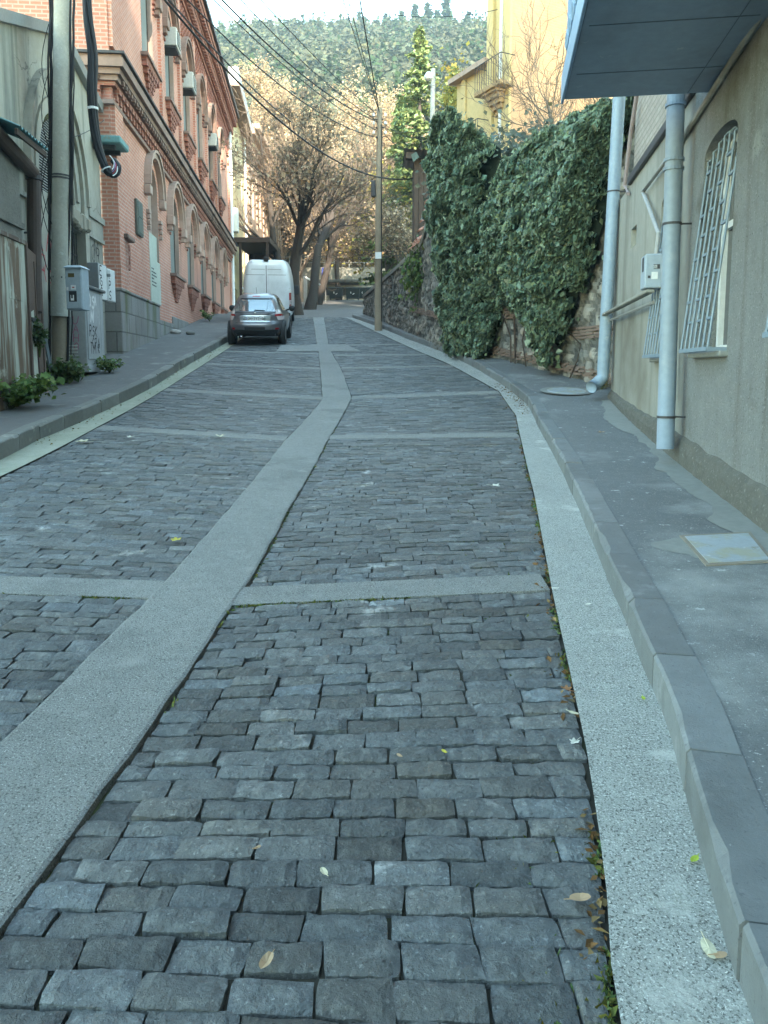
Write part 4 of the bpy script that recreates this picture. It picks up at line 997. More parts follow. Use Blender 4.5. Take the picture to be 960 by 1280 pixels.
# windows and their bulging bar grilles
def rwindow(q, nb):
    mb = MB(RF); fo = arch_outline(q, inset=.003, n=10); fi = arch_outline(q, inset=.07, n=10); n = len(fo); d = q['d']
    vs = [(s, -d + .06, h) for s, h in fo] + [(s, -d + .06, h) for s, h in fi] + [(s, -d - .01, h) for s, h in fi]
    mb.add(vs, [(k, (k + 1) % n, n + (k + 1) % n, n + k) for k in range(n)] + [(n + k, n + (k + 1) % n, 2 * n + (k + 1) % n, 2 * n + k) for k in range(n)])
    c = .5 * (q['s0'] + q['s1']); mb.box(c - .045, c + .045, -d, -d + .055, q['hb'] + .07, q['ht'] + .05); mb.box(q['s0'] + .06, q['s1'] - .06, -d, -d + .05, q['hb'] + 1.15, q['hb'] + 1.21)
    w_ = mb.build('window', m_white, hs)
    mb = MB(RF); flatpoly(mb, arch_outline(q, inset=.05, n=10), -d + .005, .006); mb.build('pane', m_glassr, w_)
    mb = MB(RF); mb.bbox(q['s0'] - .04, q['s1'] + .04, -.2, .07, q['hb'] - .05, q['hb'] + .0, .01); mb.build('sill', m_apron, w_)
    g = MB(RF); s0, s1 = q['s0'] + .03, q['s1'] - .03; top = q['ht'] + .02
    def off(h):      # bars lean out towards the bottom
        f = (h - q['hb']) / (top - q['hb']); return .15 * (1 - f) - .04 * f
    xs = np.linspace(s0, s1, nb)
    for k, x in enumerate(xs):
        hh = top - .03 + (.10 if 0 < k < nb - 1 else 0) * math.sin(math.pi * k / (nb - 1))
        g.tube([(x, -.12, hh - .02), (x, -.075, hh + .01), (x, off(hh) + .01, hh - .03)] + [(x, off(h), h) for h in np.linspace(hh - .1, q['hb'] + .03, 5)], .0115, 6)
    for k in range(nb - 1):
        n_ = 4 if k % 2 else 5
        for j in range(n_):
            h = q['hb'] + .28 + (j + (.5 if k % 2 else 0)) * .40
            if h < top - .1: g.box(xs[k], xs[k + 1], off(h) - .009, off(h) + .012, h - .011, h + .011)
    g.box(s0 - .02, s1 + .02, off(q['hb']) - .03, off(q['hb']) + .015, q['hb'] + .0, q['hb'] + .035)
    for x in (s0, s1): g.box(x - .012, x + .012, -.2, off(q['hb'] + .02), q['hb'] + .0, q['hb'] + .03); g.box(x - .01, x + .01, -.15, off(top - .1), top - .12, top - .09)
    g.build('grille', m_grill, w_)
m_glassr = M('window_glass', (.03, .037, .042), cheap=True, rough=.06, spec=.7)
rwindow(WIN[0], 7); rwindow(WIN[1], 7); rwindow(WIN[2], 7)
# string course conduit along the roughcast
a = W(960, 6, RF, .03); b = W(853, 174, RF, .03)
mb = MB(RF); mb.tube([(R_(2.5), .03, a[1] + (R_(2.5) - a[0]) * (b[1] - a[1]) / (b[0] - a[0])), (a[0], .03, a[1]), (b[0], .03, b[1]), (b[0] + .35, .03, b[1] - .1)], .03, 8); mb.build('conduit', m_smooth, hs)
# downpipes
def downpipe(pts, r, clamps, name='downpipe', mat=m_bluel, lab=None):
    mb = MB(); mb.tube(pts, r, 18); o = mb.build(name, mat, hs, True)
    if lab: o['label'] = lab
    pts = np.array(pts)
    for z in clamps:
        i = int(np.argmin(np.abs(pts[:, 2] - z))); 
        t_ = (z - pts[0][2]) / (pts[-1][2] - pts[0][2])
        c = np.array([np.interp(z, pts[::-1, 2] if pts[0][2] > pts[-1][2] else pts[:, 2], pts[::-1, k] if pts[0][2] > pts[-1][2] else pts[:, k]) for k in range(3)])
        mb = MB(); mb.tube([c - (0, 0, .012), c + (0, 0, .012)], r + .007, 18); n_ = RF.n
        mb.tube([c - n_ * r, c - n_ * (r + .12)], .01, 6); mb.build('clamp', m_flash, o)
    return o
def Wp(u, v, o):
    s, h = W(u, v, RF, o); return RF(s, o, h)
b0 = Wp(831.5, 561, .19); b1 = Wp(845, 118, .19)
ss_ = (b1 - b0) / (b1[2] - b0[2])
downpipe([b0 + ss_ * (z - b0[2]) for z in (b0[2], b0[2] + .9, 3.4, 4.0, HTOP + .1)], .088, [b0[2] + .33, 3.02], mat=M('downpipe_blue', (.235, .29, .345), (.21, .26, .31), 1.5, .45, patches=[((.30, .34, .38), 3, .56, .7), ((.2, .17, .14), 6, .68, .75)]), lab='fat blue grey downpipe ending above the pavement')
c = np.array([np.interp(2.9, [b0[2], 15], [b0[k], (b0 + ss_ * (15 - b0[2]))[k]]) for k in range(3)])
for z in (3.55, 3.64, 4.18): mb = MB(); q = b0 + ss_ * (z - b0[2]); mb.tube([q, q + (0, 0, .03)], .102, 18); mb.build('pipe_collar', m_bluem, hs)
def pd(u, v, D): return P(u, v, D)
bb = P(753.5, 470, 13.0); bt_ = P(774, 120, 13.0); sd = (bt_ - bb) / (bt_[2] - bb[2])
hp_ = MB()
dp2 = downpipe([P(739, 484, 12.85), P(745, 480, 12.95), bb + sd * -.02, bb + sd * .1, bb + sd * 2.5, bb + sd * 4.5, bb + sd * 9], .10, [bb[2] + 3.0], lab='pale blue downpipe with a bent foot at the end of the house')
for u in (826,): pass
a_ = [Wp(850, 120, .05), Wp(843, 500, .05)]; mb = MB(); mb.tube(a_, .018, 6); mb.build('cable', m_pvc, hs)
a_ = [Wp(796, 118, .05), Wp(788, 170, .05), Wp(781, 232, .05), Wp(785, 242, .05)]; mb = MB(); mb.tube(a_, .03, 8); mb.build('vent_pipe', M('pipe_pink', (.33, .27, .27), None, 3, .7), hs)
# meter box with its tray and conduit
o_ = .18; s0, h0 = W(783, 362, RF, .0); 
A0 = W(779, 366, RF, .24); A1 = W(808, 360, RF, .24); T1 = W(806, 320, RF, .24)
mb = MB(RF); A0 = (A1[0] + .30, A0[1]); mb.bbox(A1[0], A0[0], .02, .26, A1[1] - .0, T1[1], .012); mx_ = mb.build('meter_box', m_boxb, hs)
cs_ = .5 * (A1[0] + A0[0])
f0 = A1[0] - .004
for (o0, o1, h0_, h1_, m_) in ((.10, .17, T1[1] - .17, T1[1] - .12, m_flash), (.12, .19, A1[1] + .1, A1[1] + .18, m_white), (.20, .23, A1[1] + .11, A1[1] + .14, m_flash), (.13, .17, A1[1] + .22, A1[1] + .26, m_white)):
    mb = MB(RF); mb.box(f0, f0 + .003, o0, o1, h0_, h1_); mb.build('sticker', m_, mx_)
mb = MB(RF); mb.box(A1[0] + .1, A1[0] + .2, .26, .263, A1[1] + .2, A1[1] + .36); mb.build('lock_plate', m_flash, mx_)
tr = W(752, 366, RF, .2)
mb = MB(RF); mb.bbox(A1[0] + .02, tr[0] + .1, .14, .24, A1[1] - .05, A1[1] - .01, .01); mb.build('cable_tray', m_smooth, hs)
mb = MB(RF); mb.tube([(A1[0] + .3, .1, A1[1] - .14), (tr[0], .1, A1[1] - .12)], .022, 8); mb.tube([(tr[0] - .4, .16, A1[1] - .03), (tr[0] + .35, .16, A1[1] - .04)], .045, 10); mb.build('tray_pipe', m_pvc, hs)
a_ = [(cs_, .12, T1[1] - .01), (cs_, .10, T1[1] + .25), (W(803, 240, RF, .06)[0], .05, W(803, 240, RF, .06)[1]), (W(832, 200, RF, .06)[0], .05, W(832, 200, RF, .06)[1])]
mb = MB(RF); mb.tube(a_, .026, 8); mb.build('meter_conduit', m_pvc, hs)
# balcony
z0 = 4.36; bc = P(704.5, 125, 7.72); z0 = bc[2]; bi = W(862, 112, RF)
s_far = float(np.dot(bc - RF.O, RF.t)); o_out = float(np.dot(bc - RF.O, RF.n)); s_near = R_(2.2)
bal = MB(RF)
bal.bbox(s_near, s_far, -.1, o_out, z0, z0 + .16, .012)
bal_ = bal.build('balcony', m_bluem, hs)
mb = MB(RF)
for f in (.12, .30, .40, .66): s_ = s_far - (s_far - s_near) * f; mb.box(s_ - .005, s_ + .005, .06, o_out - .06, z0 - .004, z0 + .001)
mb.box(s_near, s_far, .20, .206, z0 - .004, z0 + .001); mb.build('panel_seam', M('seam_dark', (.12, .155, .195), None, 3, .6), bal_)
mb = MB(RF); mb.bbox(s_near, s_far + .02, o_out, o_out + .025, z0 - .03, z0 + .22, .005)
s_ = s_near
while s_ < s_far: mb.tube([(s_, o_out - .02, z0 + .16), (s_, o_out - .02, z0 + 1.1)], .011, 6); s_ += .12
mb.bbox(s_near, s_far, o_out - .05, o_out + .01, z0 + 1.08, z0 + 1.13, .005)
o_ = .1
while o_ < o_out - .1: mb.tube([(s_far - .03, o_, z0 + .16), (s_far - .03, o_, z0 + 1.1)], .011, 6); o_ += .12
mb.bbox(s_far - .06, s_far, 0, o_out, z0 + 1.08, z0 + 1.13, .005)
k = 0; s_ = s_far - .1
while s_ > s_near + .5:     # scroll ornaments on the railing
    an = np.linspace(0, 5.5, 16); mb.tube([(s_ - .15 + (.11 - .015 * a) * math.cos(a), o_out + .0, z0 + .42 + (.14 - .018 * a) * math.sin(a)) for a in an], .012, 5); s_ -= .3
mb.build('railing', M('railing_blue', (.20, .31, .45), (.17, .27, .4), 2, .45), bal_)
mb = MB(RF); mb.bbox(sM + 1.35, sM + 1.9, .0, .05, 5.2, 7.2, .01); mb.build('shutter', M('shutter_blue', (.22, .32, .45), None, 3, .6), hs)

# ================================================================== STONE WALL AND IVY
SWP = np.array([p for p in SW], float)
swl = np.concatenate([[0], np.cumsum(np.hypot(*np.diff(SWP, axis=0).T))])
def swp(s): return np.array((np.interp(s, swl, SWP[:, 0]), np.interp(s, swl, SWP[:, 1])))
def swn(s):
    a, b = swp(max(0, s - .8)), swp(min(swl[-1], s + .8)); d = (b - a) / np.hypot(*(b - a)); return np.array((-d[1], d[0]))
def stop(y): return float(np.interp(y, [13, 20, 23.5, 25, 29.5, 33, 40, 41], [5.9, 6.3, 6.4, 5.5, 5.35, 5.3, 5.2, 5.2]))
sw = thing('stone_wall', (*swp(8), zrs(20)), 'long rubble stone retaining wall with thin brick bands along the pavement', 'wall')
st_s = np.concatenate([np.arange(0, 3, .04), np.arange(3, 8.5, .075), np.arange(8.5, swl[-1], .11)])
nh = 74; vs = []; cols = []
for s in st_s:
    p = swp(s); n_ = swn(s); zb_ = zrs(p[1]) - .1; zt_ = stop(p[1])
    for j in range(nh):
        z = zb_ + (zt_ - zb_) * j / (nh - 1)
        q = Vector((s * 3.3, z * 4.3, 0)); q += Vector((mnoise.noise(q * 1.3), mnoise.noise(q * 1.3 + Vector((9, 0, 0))), 0)) * .35
        d, pts = mnoise.voronoi(q)
        e = min(1, (d[1] - d[0]) * 3.2)
        hsh = mnoise.cell(Vector((pts[0][0] * 7.1, pts[0][1] * 5.3, 2.))) 
        o = .075 * e ** .6 + .03 * hsh + .015 * mnoise.noise(q * 4)
        vs.append((p[0] + n_[0] * o, p[1] + n_[1] * o, z)); cols.append((e, hsh))
mb = MB(); ns = len(st_s); fs = []; fc = []
for i in range(ns - 1):
    for j in range(nh - 1):
        k = i * nh + j; fs.append((k, k + nh, k + nh + 1, k + 1)); e, h_ = cols[k]
        b_ = (.45 + .55 * e) * (.85 + .35 * h_); fc.append((b_ * (1 + .06 * h_), b_, b_ * (1 - .06 * h_)))
mb.add(vs, []); mb.F += [list(f) for f in fs]; mb.Mi += [0] * len(fs); mb.C += fc
mb.build('rubble_face', M('rubble_stone', (.31, .30, .27), (.22, .21, .19), 3, .95, .7, 30, attr=True, bdist=.03), sw, True)
mb = MB()
cpv = []
for s in np.arange(0, swl[-1] + .01, .35):
    p = swp(s); n_ = swn(s); z = stop(p[1])
    for o, dz in ((.12, -.04), (.14, .10), (-.5, .16), (-.5, -1.5)): cpv.append((p[0] + n_[0] * o, p[1] + n_[1] * o, z + dz))
kk = len(cpv) // 4
mb.add(cpv, [(i * 4 + j, i * 4 + 4 + j, i * 4 + 5 + j, i * 4 + 1 + j) for i in range(kk - 1) for j in range(3)] + [(0, 1, 2, 3), tuple((kk - 1) * 4 + j for j in range(4))])
pe = swp(swl[-1]); mb.add([(pe[0], pe[1], 3.8), (pe[0] + 3, pe[1] + 1.5, 3.8), (pe[0] + 3, pe[1] + 1.5, 5.2), (pe[0], pe[1], 5.2)], [(0, 1, 2, 3)])
mb.build('coping', M('coping_cement', (.28, .27, .24), (.2, .19, .17), 2, .9), sw)
mb = MB(); rb_ = np.random.default_rng(12)
def band(s0, s1, zf, nrow, out=.10):
    for r_ in range(nrow):
        s = s0 + rb_.uniform(0, .2)
        while s < s1:
            l = rb_.uniform(.2, .32); e = rb_.normal(0, .012)
            A, B = swp(s), swp(s + l - .02); n_ = swn(s); z = zf(s) + r_ * .062 + rb_.normal(0, .004)
            v = []
            for zz in (z, z + .042):
                for q in (A, B):
                    for o in (-.02, out + e): v.append((q[0] + n_[0] * o, q[1] + n_[1] * o, zz))
            mb.add(v, [(0, 1, 3, 2), (4, 5, 7, 6), (0, 1, 5, 4), (2, 3, 7, 6), (1, 3, 7, 5), (0, 2, 6, 4)]); s += l
def zgr(s, d): return zrs(swp(s)[1]) + d
band(.2, 2.2, lambda s: 2.15 + .0 * s, 4); band(.2, 6.0, lambda s: zgr(s, .30), 3); band(3.6, 8, lambda s: 2.55 + .04 * s, 4); band(9.5, 14, lambda s: zgr(s, .95), 3)
mb.build('brick_band', M('band_brick', (.21, .15, .125), (.15, .115, .1), 5, .9, .4, 40), sw)
# red roof tiles on the far part of the wall
rt = thing('tiled_roof', (*swp(12.5), 5.6), 'small slope of old red tiles on top of the stone wall', 'roof')
mb = MB()
for i in range(9):
    s = 10.6 + i * .36; p = swp(s); n_ = swn(s); t_ = np.array((n_[1], -n_[0]))
    for r_ in range(4):
        for sg in (0,):
            o = .28 - r_ * .3; z = stop(p[1]) + .10 + r_ * .17
            c = np.array((p[0] + n_[0] * o, p[1] + n_[1] * o, z)); d = np.array((-n_[0] * .34, -n_[1] * .34, .20))
            ring = []
            for q in (c, c + d):
                for a in np.linspace(0, math.pi, 7): ring.append(q + np.array((t_[0], t_[1], 0)) * .17 * math.cos(a) + np.array((0, 0, .07 * math.sin(a))))
            mb.add(ring, [(k, k + 1, k + 8, k + 7) for k in range(6)])
p = swp(12); 
mb.build('tile_field', m_brick, rt)

m_ivy = leafmat('ivy_leaf', (.145, .205, .135), .3, .36, .5)
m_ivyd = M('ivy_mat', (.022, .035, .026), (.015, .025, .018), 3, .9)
def leaves(mb, pts, nrm, size, rng, tone, fold=.25, elong=1.15, hang=.35):
    """one folded four-cornered leaf per point"""
    n = len(pts); nrm = nrm + rng.normal(0, .45, (n, 3)); nrm /= np.linalg.norm(nrm, axis=1)[:, None] + 1e-9
    d = rng.normal(0, 1, (n, 3)); d[:, 2] -= hang * 2.2; d -= nrm * np.sum(d * nrm, 1)[:, None]; d /= np.linalg.norm(d, axis=1)[:, None] + 1e-9
    sd = np.cross(nrm, d); sz = (size * np.clip(rng.lognormal(-.08, .35, n), .4, 1.9))[:, None]
    a = pts - d * sz * .5 * elong; b = pts + d * sz * .5 * elong
    l = pts + sd * sz * .45 + nrm * sz * fold * rng.uniform(-.3, 1, (n, 1)) - d * sz * .1; r = pts - sd * sz * .45 + nrm * sz * fold * rng.uniform(-.3, 1, (n, 1)) - d * sz * .1
    mb.bulk(np.stack([a, l, b, r], 1), 0, tone)
def tones(rng, n, s=.25, warm=.1):
    t_ = np.clip(rng.normal(1, s, n), .45, 2.0); w_ = rng.normal(0, warm, n)
    return np.stack([t_ * (1 + w_), t_, t_ * (1 - w_)], 1)
def ivy_mass(name, label, s0, s1, bot, topf, out, n, seed, size=.12, trunk=None):
    rng = np.random.default_rng(seed); s = rng.uniform(s0, s1, n * 2); f = rng.uniform(0, 1, n * 2)
    P3 = []; N3 = []; base = []
    for a, g in zip(s, f):
        b_, t_ = bot(a), topf(a)
        b_ += .22 * mnoise.noise(Vector((a * 2.3, seed, 0))) + .16 * mnoise.noise(Vector((a * 6, seed, 4))); t_ += .3 * mnoise.noise(Vector((a * 2., seed, 7))) + .15 * mnoise.noise(Vector((a * 6., seed, 7)))
        if t_ - b_ < .1: continue
        z = b_ + (t_ - b_) * g
        p = swp(a) if a >= 0 else swp(0) - (swp(.5) - swp(0)) * 2 * -a; n_ = swn(max(a, 0))
        o = out(a, z, g) + .30 * mnoise.noise(Vector((a * 1.5, z * 1.5, seed))) + .20 * mnoise.noise(Vector((a * 4, z * 4, seed + 3)))
        if mnoise.noise(Vector((a * 2.4, z * 2.4, seed + 8))) < -.36 and rng.random() < .8: continue
        o = max(.1, o); base.append((p[0] + n_[0] * o, p[1] + n_[1] * o, z)); dd = rng.exponential(.07)
        P3.append((p[0] + n_[0] * (o + .04 - dd), p[1] + n_[1] * (o + .04 - dd), z)); N3.append((n_[0], n_[1], .35))
    P3 = np.array(P3); N3 = np.array(N3)
    c = P3.mean(0); r = thing(name, (c[0], c[1], zrs(c[1])), label, 'ivy')
    mb = MB(); leaves(mb, P3, N3, size, rng, tones(rng, len(P3), .38, .10)); mb.build('foliage', m_ivy, r)
    # dark green sheet added behind the leaves to keep them opaque
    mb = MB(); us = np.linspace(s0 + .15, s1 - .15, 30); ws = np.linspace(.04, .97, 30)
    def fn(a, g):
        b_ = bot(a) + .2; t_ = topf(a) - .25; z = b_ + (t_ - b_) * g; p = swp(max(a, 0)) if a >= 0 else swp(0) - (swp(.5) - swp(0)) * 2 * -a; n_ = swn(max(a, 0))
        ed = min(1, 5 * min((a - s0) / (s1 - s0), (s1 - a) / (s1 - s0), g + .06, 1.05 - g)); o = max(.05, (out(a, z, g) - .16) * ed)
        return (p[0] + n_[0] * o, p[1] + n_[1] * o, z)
    mb.grid(fn, us, ws); mb.build('dark_backing', m_ivyd, r)
    mb = MB()
    for k in range(5):
        a = rng.uniform(s0 + 1.3, s1 - .5); z = zrs(swp(max(a, 0))[1]) + .1; zt_ = bot(a) + .8; pp3 = []
        for q in range(7):
            p = swp(max(a, 0)); n_ = swn(max(a, 0)); pp3.append((p[0] + n_[0] * .12, p[1] + n_[1] * .12, z)); a += rng.normal(0, .3); a = min(max(a, s0 + .1), s1 - .1); z += (zt_ - z) * .3
        mb.tube(pp3, np.linspace(.016, .008, 7), 6)
    mb.build('stem', m_wood_d, r)
    return r
def big_bot(s):
    y = swp(max(s, 0))[1]
    return float(np.interp(y, [13.6, 14.2, 14.6, 15.0, 15.4, 15.8, 16.3, 16.8, 17.4, 18.6, 19.5, 20], [6.0, 5.2, 3.7, 3.1, 2.4, 1.6, 1.8, 2.6, 3.0, 3.1, 3.0, 2.9]))
def big_top(s):
    y = swp(max(s, 0))[1]
    return float(np.interp(y, [13.5, 14.3, 16, 17.2, 18.5, 20], [6.2, 6.3, 6.45, 6.5, 6.45, 6.4]))
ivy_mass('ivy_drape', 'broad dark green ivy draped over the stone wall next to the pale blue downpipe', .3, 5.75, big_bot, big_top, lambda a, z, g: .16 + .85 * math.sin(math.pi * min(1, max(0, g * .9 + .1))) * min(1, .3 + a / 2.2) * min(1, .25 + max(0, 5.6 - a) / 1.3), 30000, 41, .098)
def col_out(a, z, g):
    c = (a - 6.95) / 1.8; return .15 + 1.05 * math.sqrt(max(0, 1 - c * c)) * (.32 + .68 * min(1, 1.5 * g))
ivy_mass('ivy_column', 'tall ivy smothered tree trunk standing against the stone wall, taller than the ivy drape', 5.45, 8.75, lambda a: zrs(swp(a)[1]) + .15 + 1.3 * max(0, (6.0 - a)) , lambda a: float(np.interp(a, [5.2, 5.7, 6.3, 7.2, 7.8, 8.3, 8.75], [6.5, 7.2, 7.6, 7.85, 7.6, 7.0, 5.8])), col_out, 26000, 42, .105)
ft = MB(); rf_ = np.random.default_rng(77); pts = rf_.normal(0, 1, (900, 3)) * (.22, .3, .42) ; c = swp(12.6)
fn_ = thing('hanging_fern', (c[0], c[1], 4.4), 'small clump of green plants growing out of the stone wall', 'plant')
leaves(ft, pts + np.array((c[0] - .15, c[1], 4.6)), np.tile((-.9, -.3, .3), (900, 1)), .12, rf_, tones(rf_, 900)); ft.build('foliage', leafmat('fern_leaf', (.10, .15, .045), .3), fn_)

# added unseen blocks that keep the low sun off the street
ab = thing('shade_block', (-2, -30, -2), 'plain unseen block added behind the viewer to keep sun off the street', 'building')
mb = MB(); mb.box(-16, 8.6, -44, -30, -4, 34); mb.box(8.7, 18.0, -46, -31, -4, 47); mb.build('wall', m_smooth, ab)
for i in range(9):
    for j in range(9):
        mb = MB(); x = -14.5 + i * 2.7; z = 1.5 + j * 3.7; mb.box(x, x + 1.2, -30.0, -29.96, z, z + 1.7); mb.build('window', m_glass, ab)
# ================================================================== VEHICLES
def interp(tab, z): return float(np.interp(z, [a for a, b in tab], [b for a, b in tab]))
class Shell:
    """car body from plan outlines (rounded rectangles) at rising heights"""
    def __init__(s, w, yr, yf, n): s.w, s.yr, s.yf, s.n = w, yr, yf, n
    def dims(s, z): 
        yr, yf = interp(s.yr, z), interp(s.yf, z); return interp(s.w, z), .5 * (yr + yf), .5 * (yf - yr)
    def rear(s, x, z):
        w, c, L = s.dims(z); f = min(1, abs(x) / w); return c - L * (1 - f ** s.n) ** (1 / s.n)
    def front(s, x, z):
        w, c, L = s.dims(z); f = min(1, abs(x) / w); return c + L * (1 - f ** s.n) ** (1 / s.n)
    def side(s, y, z):
        w, c, L = s.dims(z); f = min(1, abs(y - c) / L); return w * (1 - f ** s.n) ** (1 / s.n)
    def body(s, mb, zs, k=56, m=0):
        vs = []
        for z in zs:
            w, c, L = s.dims(z)
            for i in range(k):
                a = i / k * 2 * math.pi; ca, sa = math.cos(a), math.sin(a)
                vs.append((w * math.copysign(abs(ca) ** (2 / s.n), ca), c + L * math.copysign(abs(sa) ** (2 / s.n), sa), z))
        fs = [(i * k + j, i * k + (j + 1) % k, (i + 1) * k + (j + 1) % k, (i + 1) * k + j) for i in range(len(zs) - 1) for j in range(k)]
        fs += [tuple(range(k)), tuple((len(zs) - 1) * k + j for j in range(k))]
        mb.add(vs, fs, m)
    def patch(s, mb, outline, d=.006, m=0, n=14, side=None):
        """skin patch on the rear (x,z outline rows) : outline(v) -> (z, x0, x1)"""
        rows = [outline(v) for v in np.linspace(0, 1, n)]; vs = []
        for z, x0, x1 in rows:
            for x in np.linspace(x0, x1, n): vs.append((x, s.rear(x, z) - d, z) if side is None else ((side * (s.side(x, z) + d)), x, z))
        mb.add(vs, [(j * n + i, j * n + i + 1, (j + 1) * n + i + 1, (j + 1) * n + i) for j in range(n - 1) for i in range(n - 1)], m)
def carpaint(name, col, met=.5, rough=.3):
    m, t, b, o = nt(name); b.inputs['Base Color'].default_value = c4(col); b.inputs['Metallic'].default_value = met; b.inputs['Roughness'].default_value = rough
    b.inputs['Coat Weight'].default_value = .6; b.inputs['Coat Roughness'].default_value = .08
    tc = nd(t, 'ShaderNodeTexCoord'); base = mix(t, ramp(t, noise(t, tc.outputs['Object'], 3, 6), .45, .75), col, tuple(x * .8 + .03 for x in col)); t.links.new(base, b.inputs['Base Color']); return m
m_tyre = M('tyre_rubber', (.02, .02, .021), cheap=True, rough=.85)
m_rim = M('alloy', (.4, .41, .42), cheap=True, rough=.35, metal=.8)
m_blk = M('black_plastic', (.03, .031, .033), None, 8, .6)
m_redl = M('red_lens', (.32, .015, .02), cheap=True, rough=.15, spec=.6)
m_clrl = M('clear_lens', (.55, .5, .5), cheap=True, rough=.1, spec=.7)
m_cgl = M('car_glass', (.30, .34, .36), cheap=True, rough=.04, spec=1., metal=.75)
m_chr = M('chrome', (.7, .71, .72), cheap=True, rough=.12, metal=1)
def wheel(parent, x, y, r, wd, tf):
    t_ = MB(); sg = 1 if x > 0 else -1
    prof = [(r * .62, -wd / 2), (r * .9, -wd / 2), (r * .98, -wd * .38), (r, -wd * .2), (r, wd * .2), (r * .98, wd * .38), (r * .9, wd / 2), (r * .62, wd / 2)]
    t_.lathe(prof, 28, 0, (x, y, r), 0); xf(t_, tf); o = t_.build('wheel', m_tyre, parent, True)
    h = MB(); h.lathe([(0, sg * wd * .36), (r * .12, sg * wd * .38), (r * .16, sg * wd * .3), (r * .5, sg * wd * .34), (r * .62, sg * wd * .42), (r * .64, sg * wd * .5), (r * .6, -sg * wd * .3)], 20, 0, (x, y, r), 0); xf(h, tf); h.build('rim', m_rim, o, True)
def xf(mb, tf):
    if tf is None: return
    M_, T_ = tf
    mb.V = [v @ M_.T + T_ for v in mb.V]
def ground_tf(x, y, yaw):
    p = math.atan((zrs(y + 3) - zrs(y)) / 3); c, s_ = math.cos(p), math.sin(p); a, b = math.cos(yaw), math.sin(yaw)
    Rx = np.array(((1, 0, 0), (0, c, -s_), (0, s_, c))); Rz = np.array(((a, -b, 0), (b, a, 0), (0, 0, 1)))
    return Rz @ Rx, np.array((x, y, zrs(y) + .01))
# --- the grey car
cl = P(287, 425, 24.0); cr = P(361, 425, 24.0); cx = .5 * (cl[0] + cr[0]) - .14; cyy = 24.1
tf = ground_tf(cx, cyy, rad(3.2)); car = thing('parked_car', (cx, cyy + 2, zrs(cyy + 2)), 'dark grey crossover car parked by the kerb behind the white van, seen from the rear', 'car')
sh = Shell(w=[(.28, .80), (.42, .875), (.62, .895), (.80, .885), (.92, .86), (1.02, .80), (1.12, .745), (1.3, .68), (1.45, .61), (1.53, .52), (1.57, .40)],
           yr=[(.28, .16), (.36, .06), (.48, .0), (.60, .0), (.68, .03), (.76, .10), (.9, .13), (1.0, .17), (1.1, .26), (1.2, .36), (1.35, .52), (1.45, .66), (1.52, .85), (1.57, 1.15)],
           yf=[(.28, 3.95), (.5, 4.1), (.75, 4.05), (.9, 3.85), (1.0, 3.1), (1.1, 2.85), (1.3, 2.5), (1.45, 2.2), (1.53, 1.95), (1.57, 1.7)], n=4.2)
zs = [.28, .32, .36, .42, .48, .55, .62, .68, .74, .8, .86, .92, .97, 1.02, 1.07, 1.12, 1.2, 1.28, 1.36, 1.42, 1.47, 1.51, 1.54, 1.565, 1.57]
def cpart(name, mats, fn, parent=car, smooth=True):
    mb = MB(); fn(mb); xf(mb, tf); return mb.build(name, mats, parent, smooth)
cpart('body', carpaint('grey_car_paint', (.14, .145, .16), .6, .32), lambda m: sh.body(m, zs))
cpart('rear_window', m_cgl, lambda m: sh.patch(m, lambda v: (1.05 + .37 * v, -.60 + .13 * v - .02 * (1 - v) ** 2 + (.12 * max(0, v - .8)), .60 - .13 * v + .02 * (1 - v) ** 2 - (.12 * max(0, v - .8))), .008))
cpart('tailgate_trim', M('silver_trim', (.42, .47, .5), cheap=True, rough=.25, metal=.7), lambda m: sh.patch(m, lambda v: (.73 + .20 * v, -.46 - .02 * v, .46 + .02 * v), .012))
cpart('tailgate_edge', m_blk, lambda m: (sh.patch(m, lambda v: (1.0 + .02 * v, -.62, .62), .011), sh.patch(m, lambda v: (.955 + .018 * v, -.45, .45), .016), sh.patch(m, lambda v: (.70 + .012 * v, -.6, .6), .008)))
def plate(m):
    y = sh.rear(0, .83) - .022; m.bbox(-.27, .27, y - .012, y + .008, .775, .895, .004, 0); m.box(-.255, -.235, y - .0135, y - .01, .79, .88, 2)
pl_ = cpart('number_plate', [m_white, m_blk, M('plate_blue', (.03, .08, .3), cheap=True)], plate, smooth=False)
def ptxt(m):
    y = sh.rear(0, .83) - .0355; rr = MB(Fr(0, y, 1, 0, 0, -1)); scrawl(rr, 'QH-717-QH', -.215, .80, .065, 0, .012); m.V = rr.V; m.F = rr.F; m.Mi = rr.Mi; m.C = rr.C; m.nv = rr.nv
cpart('plate_lettering', m_blk, ptxt, pl_, False)
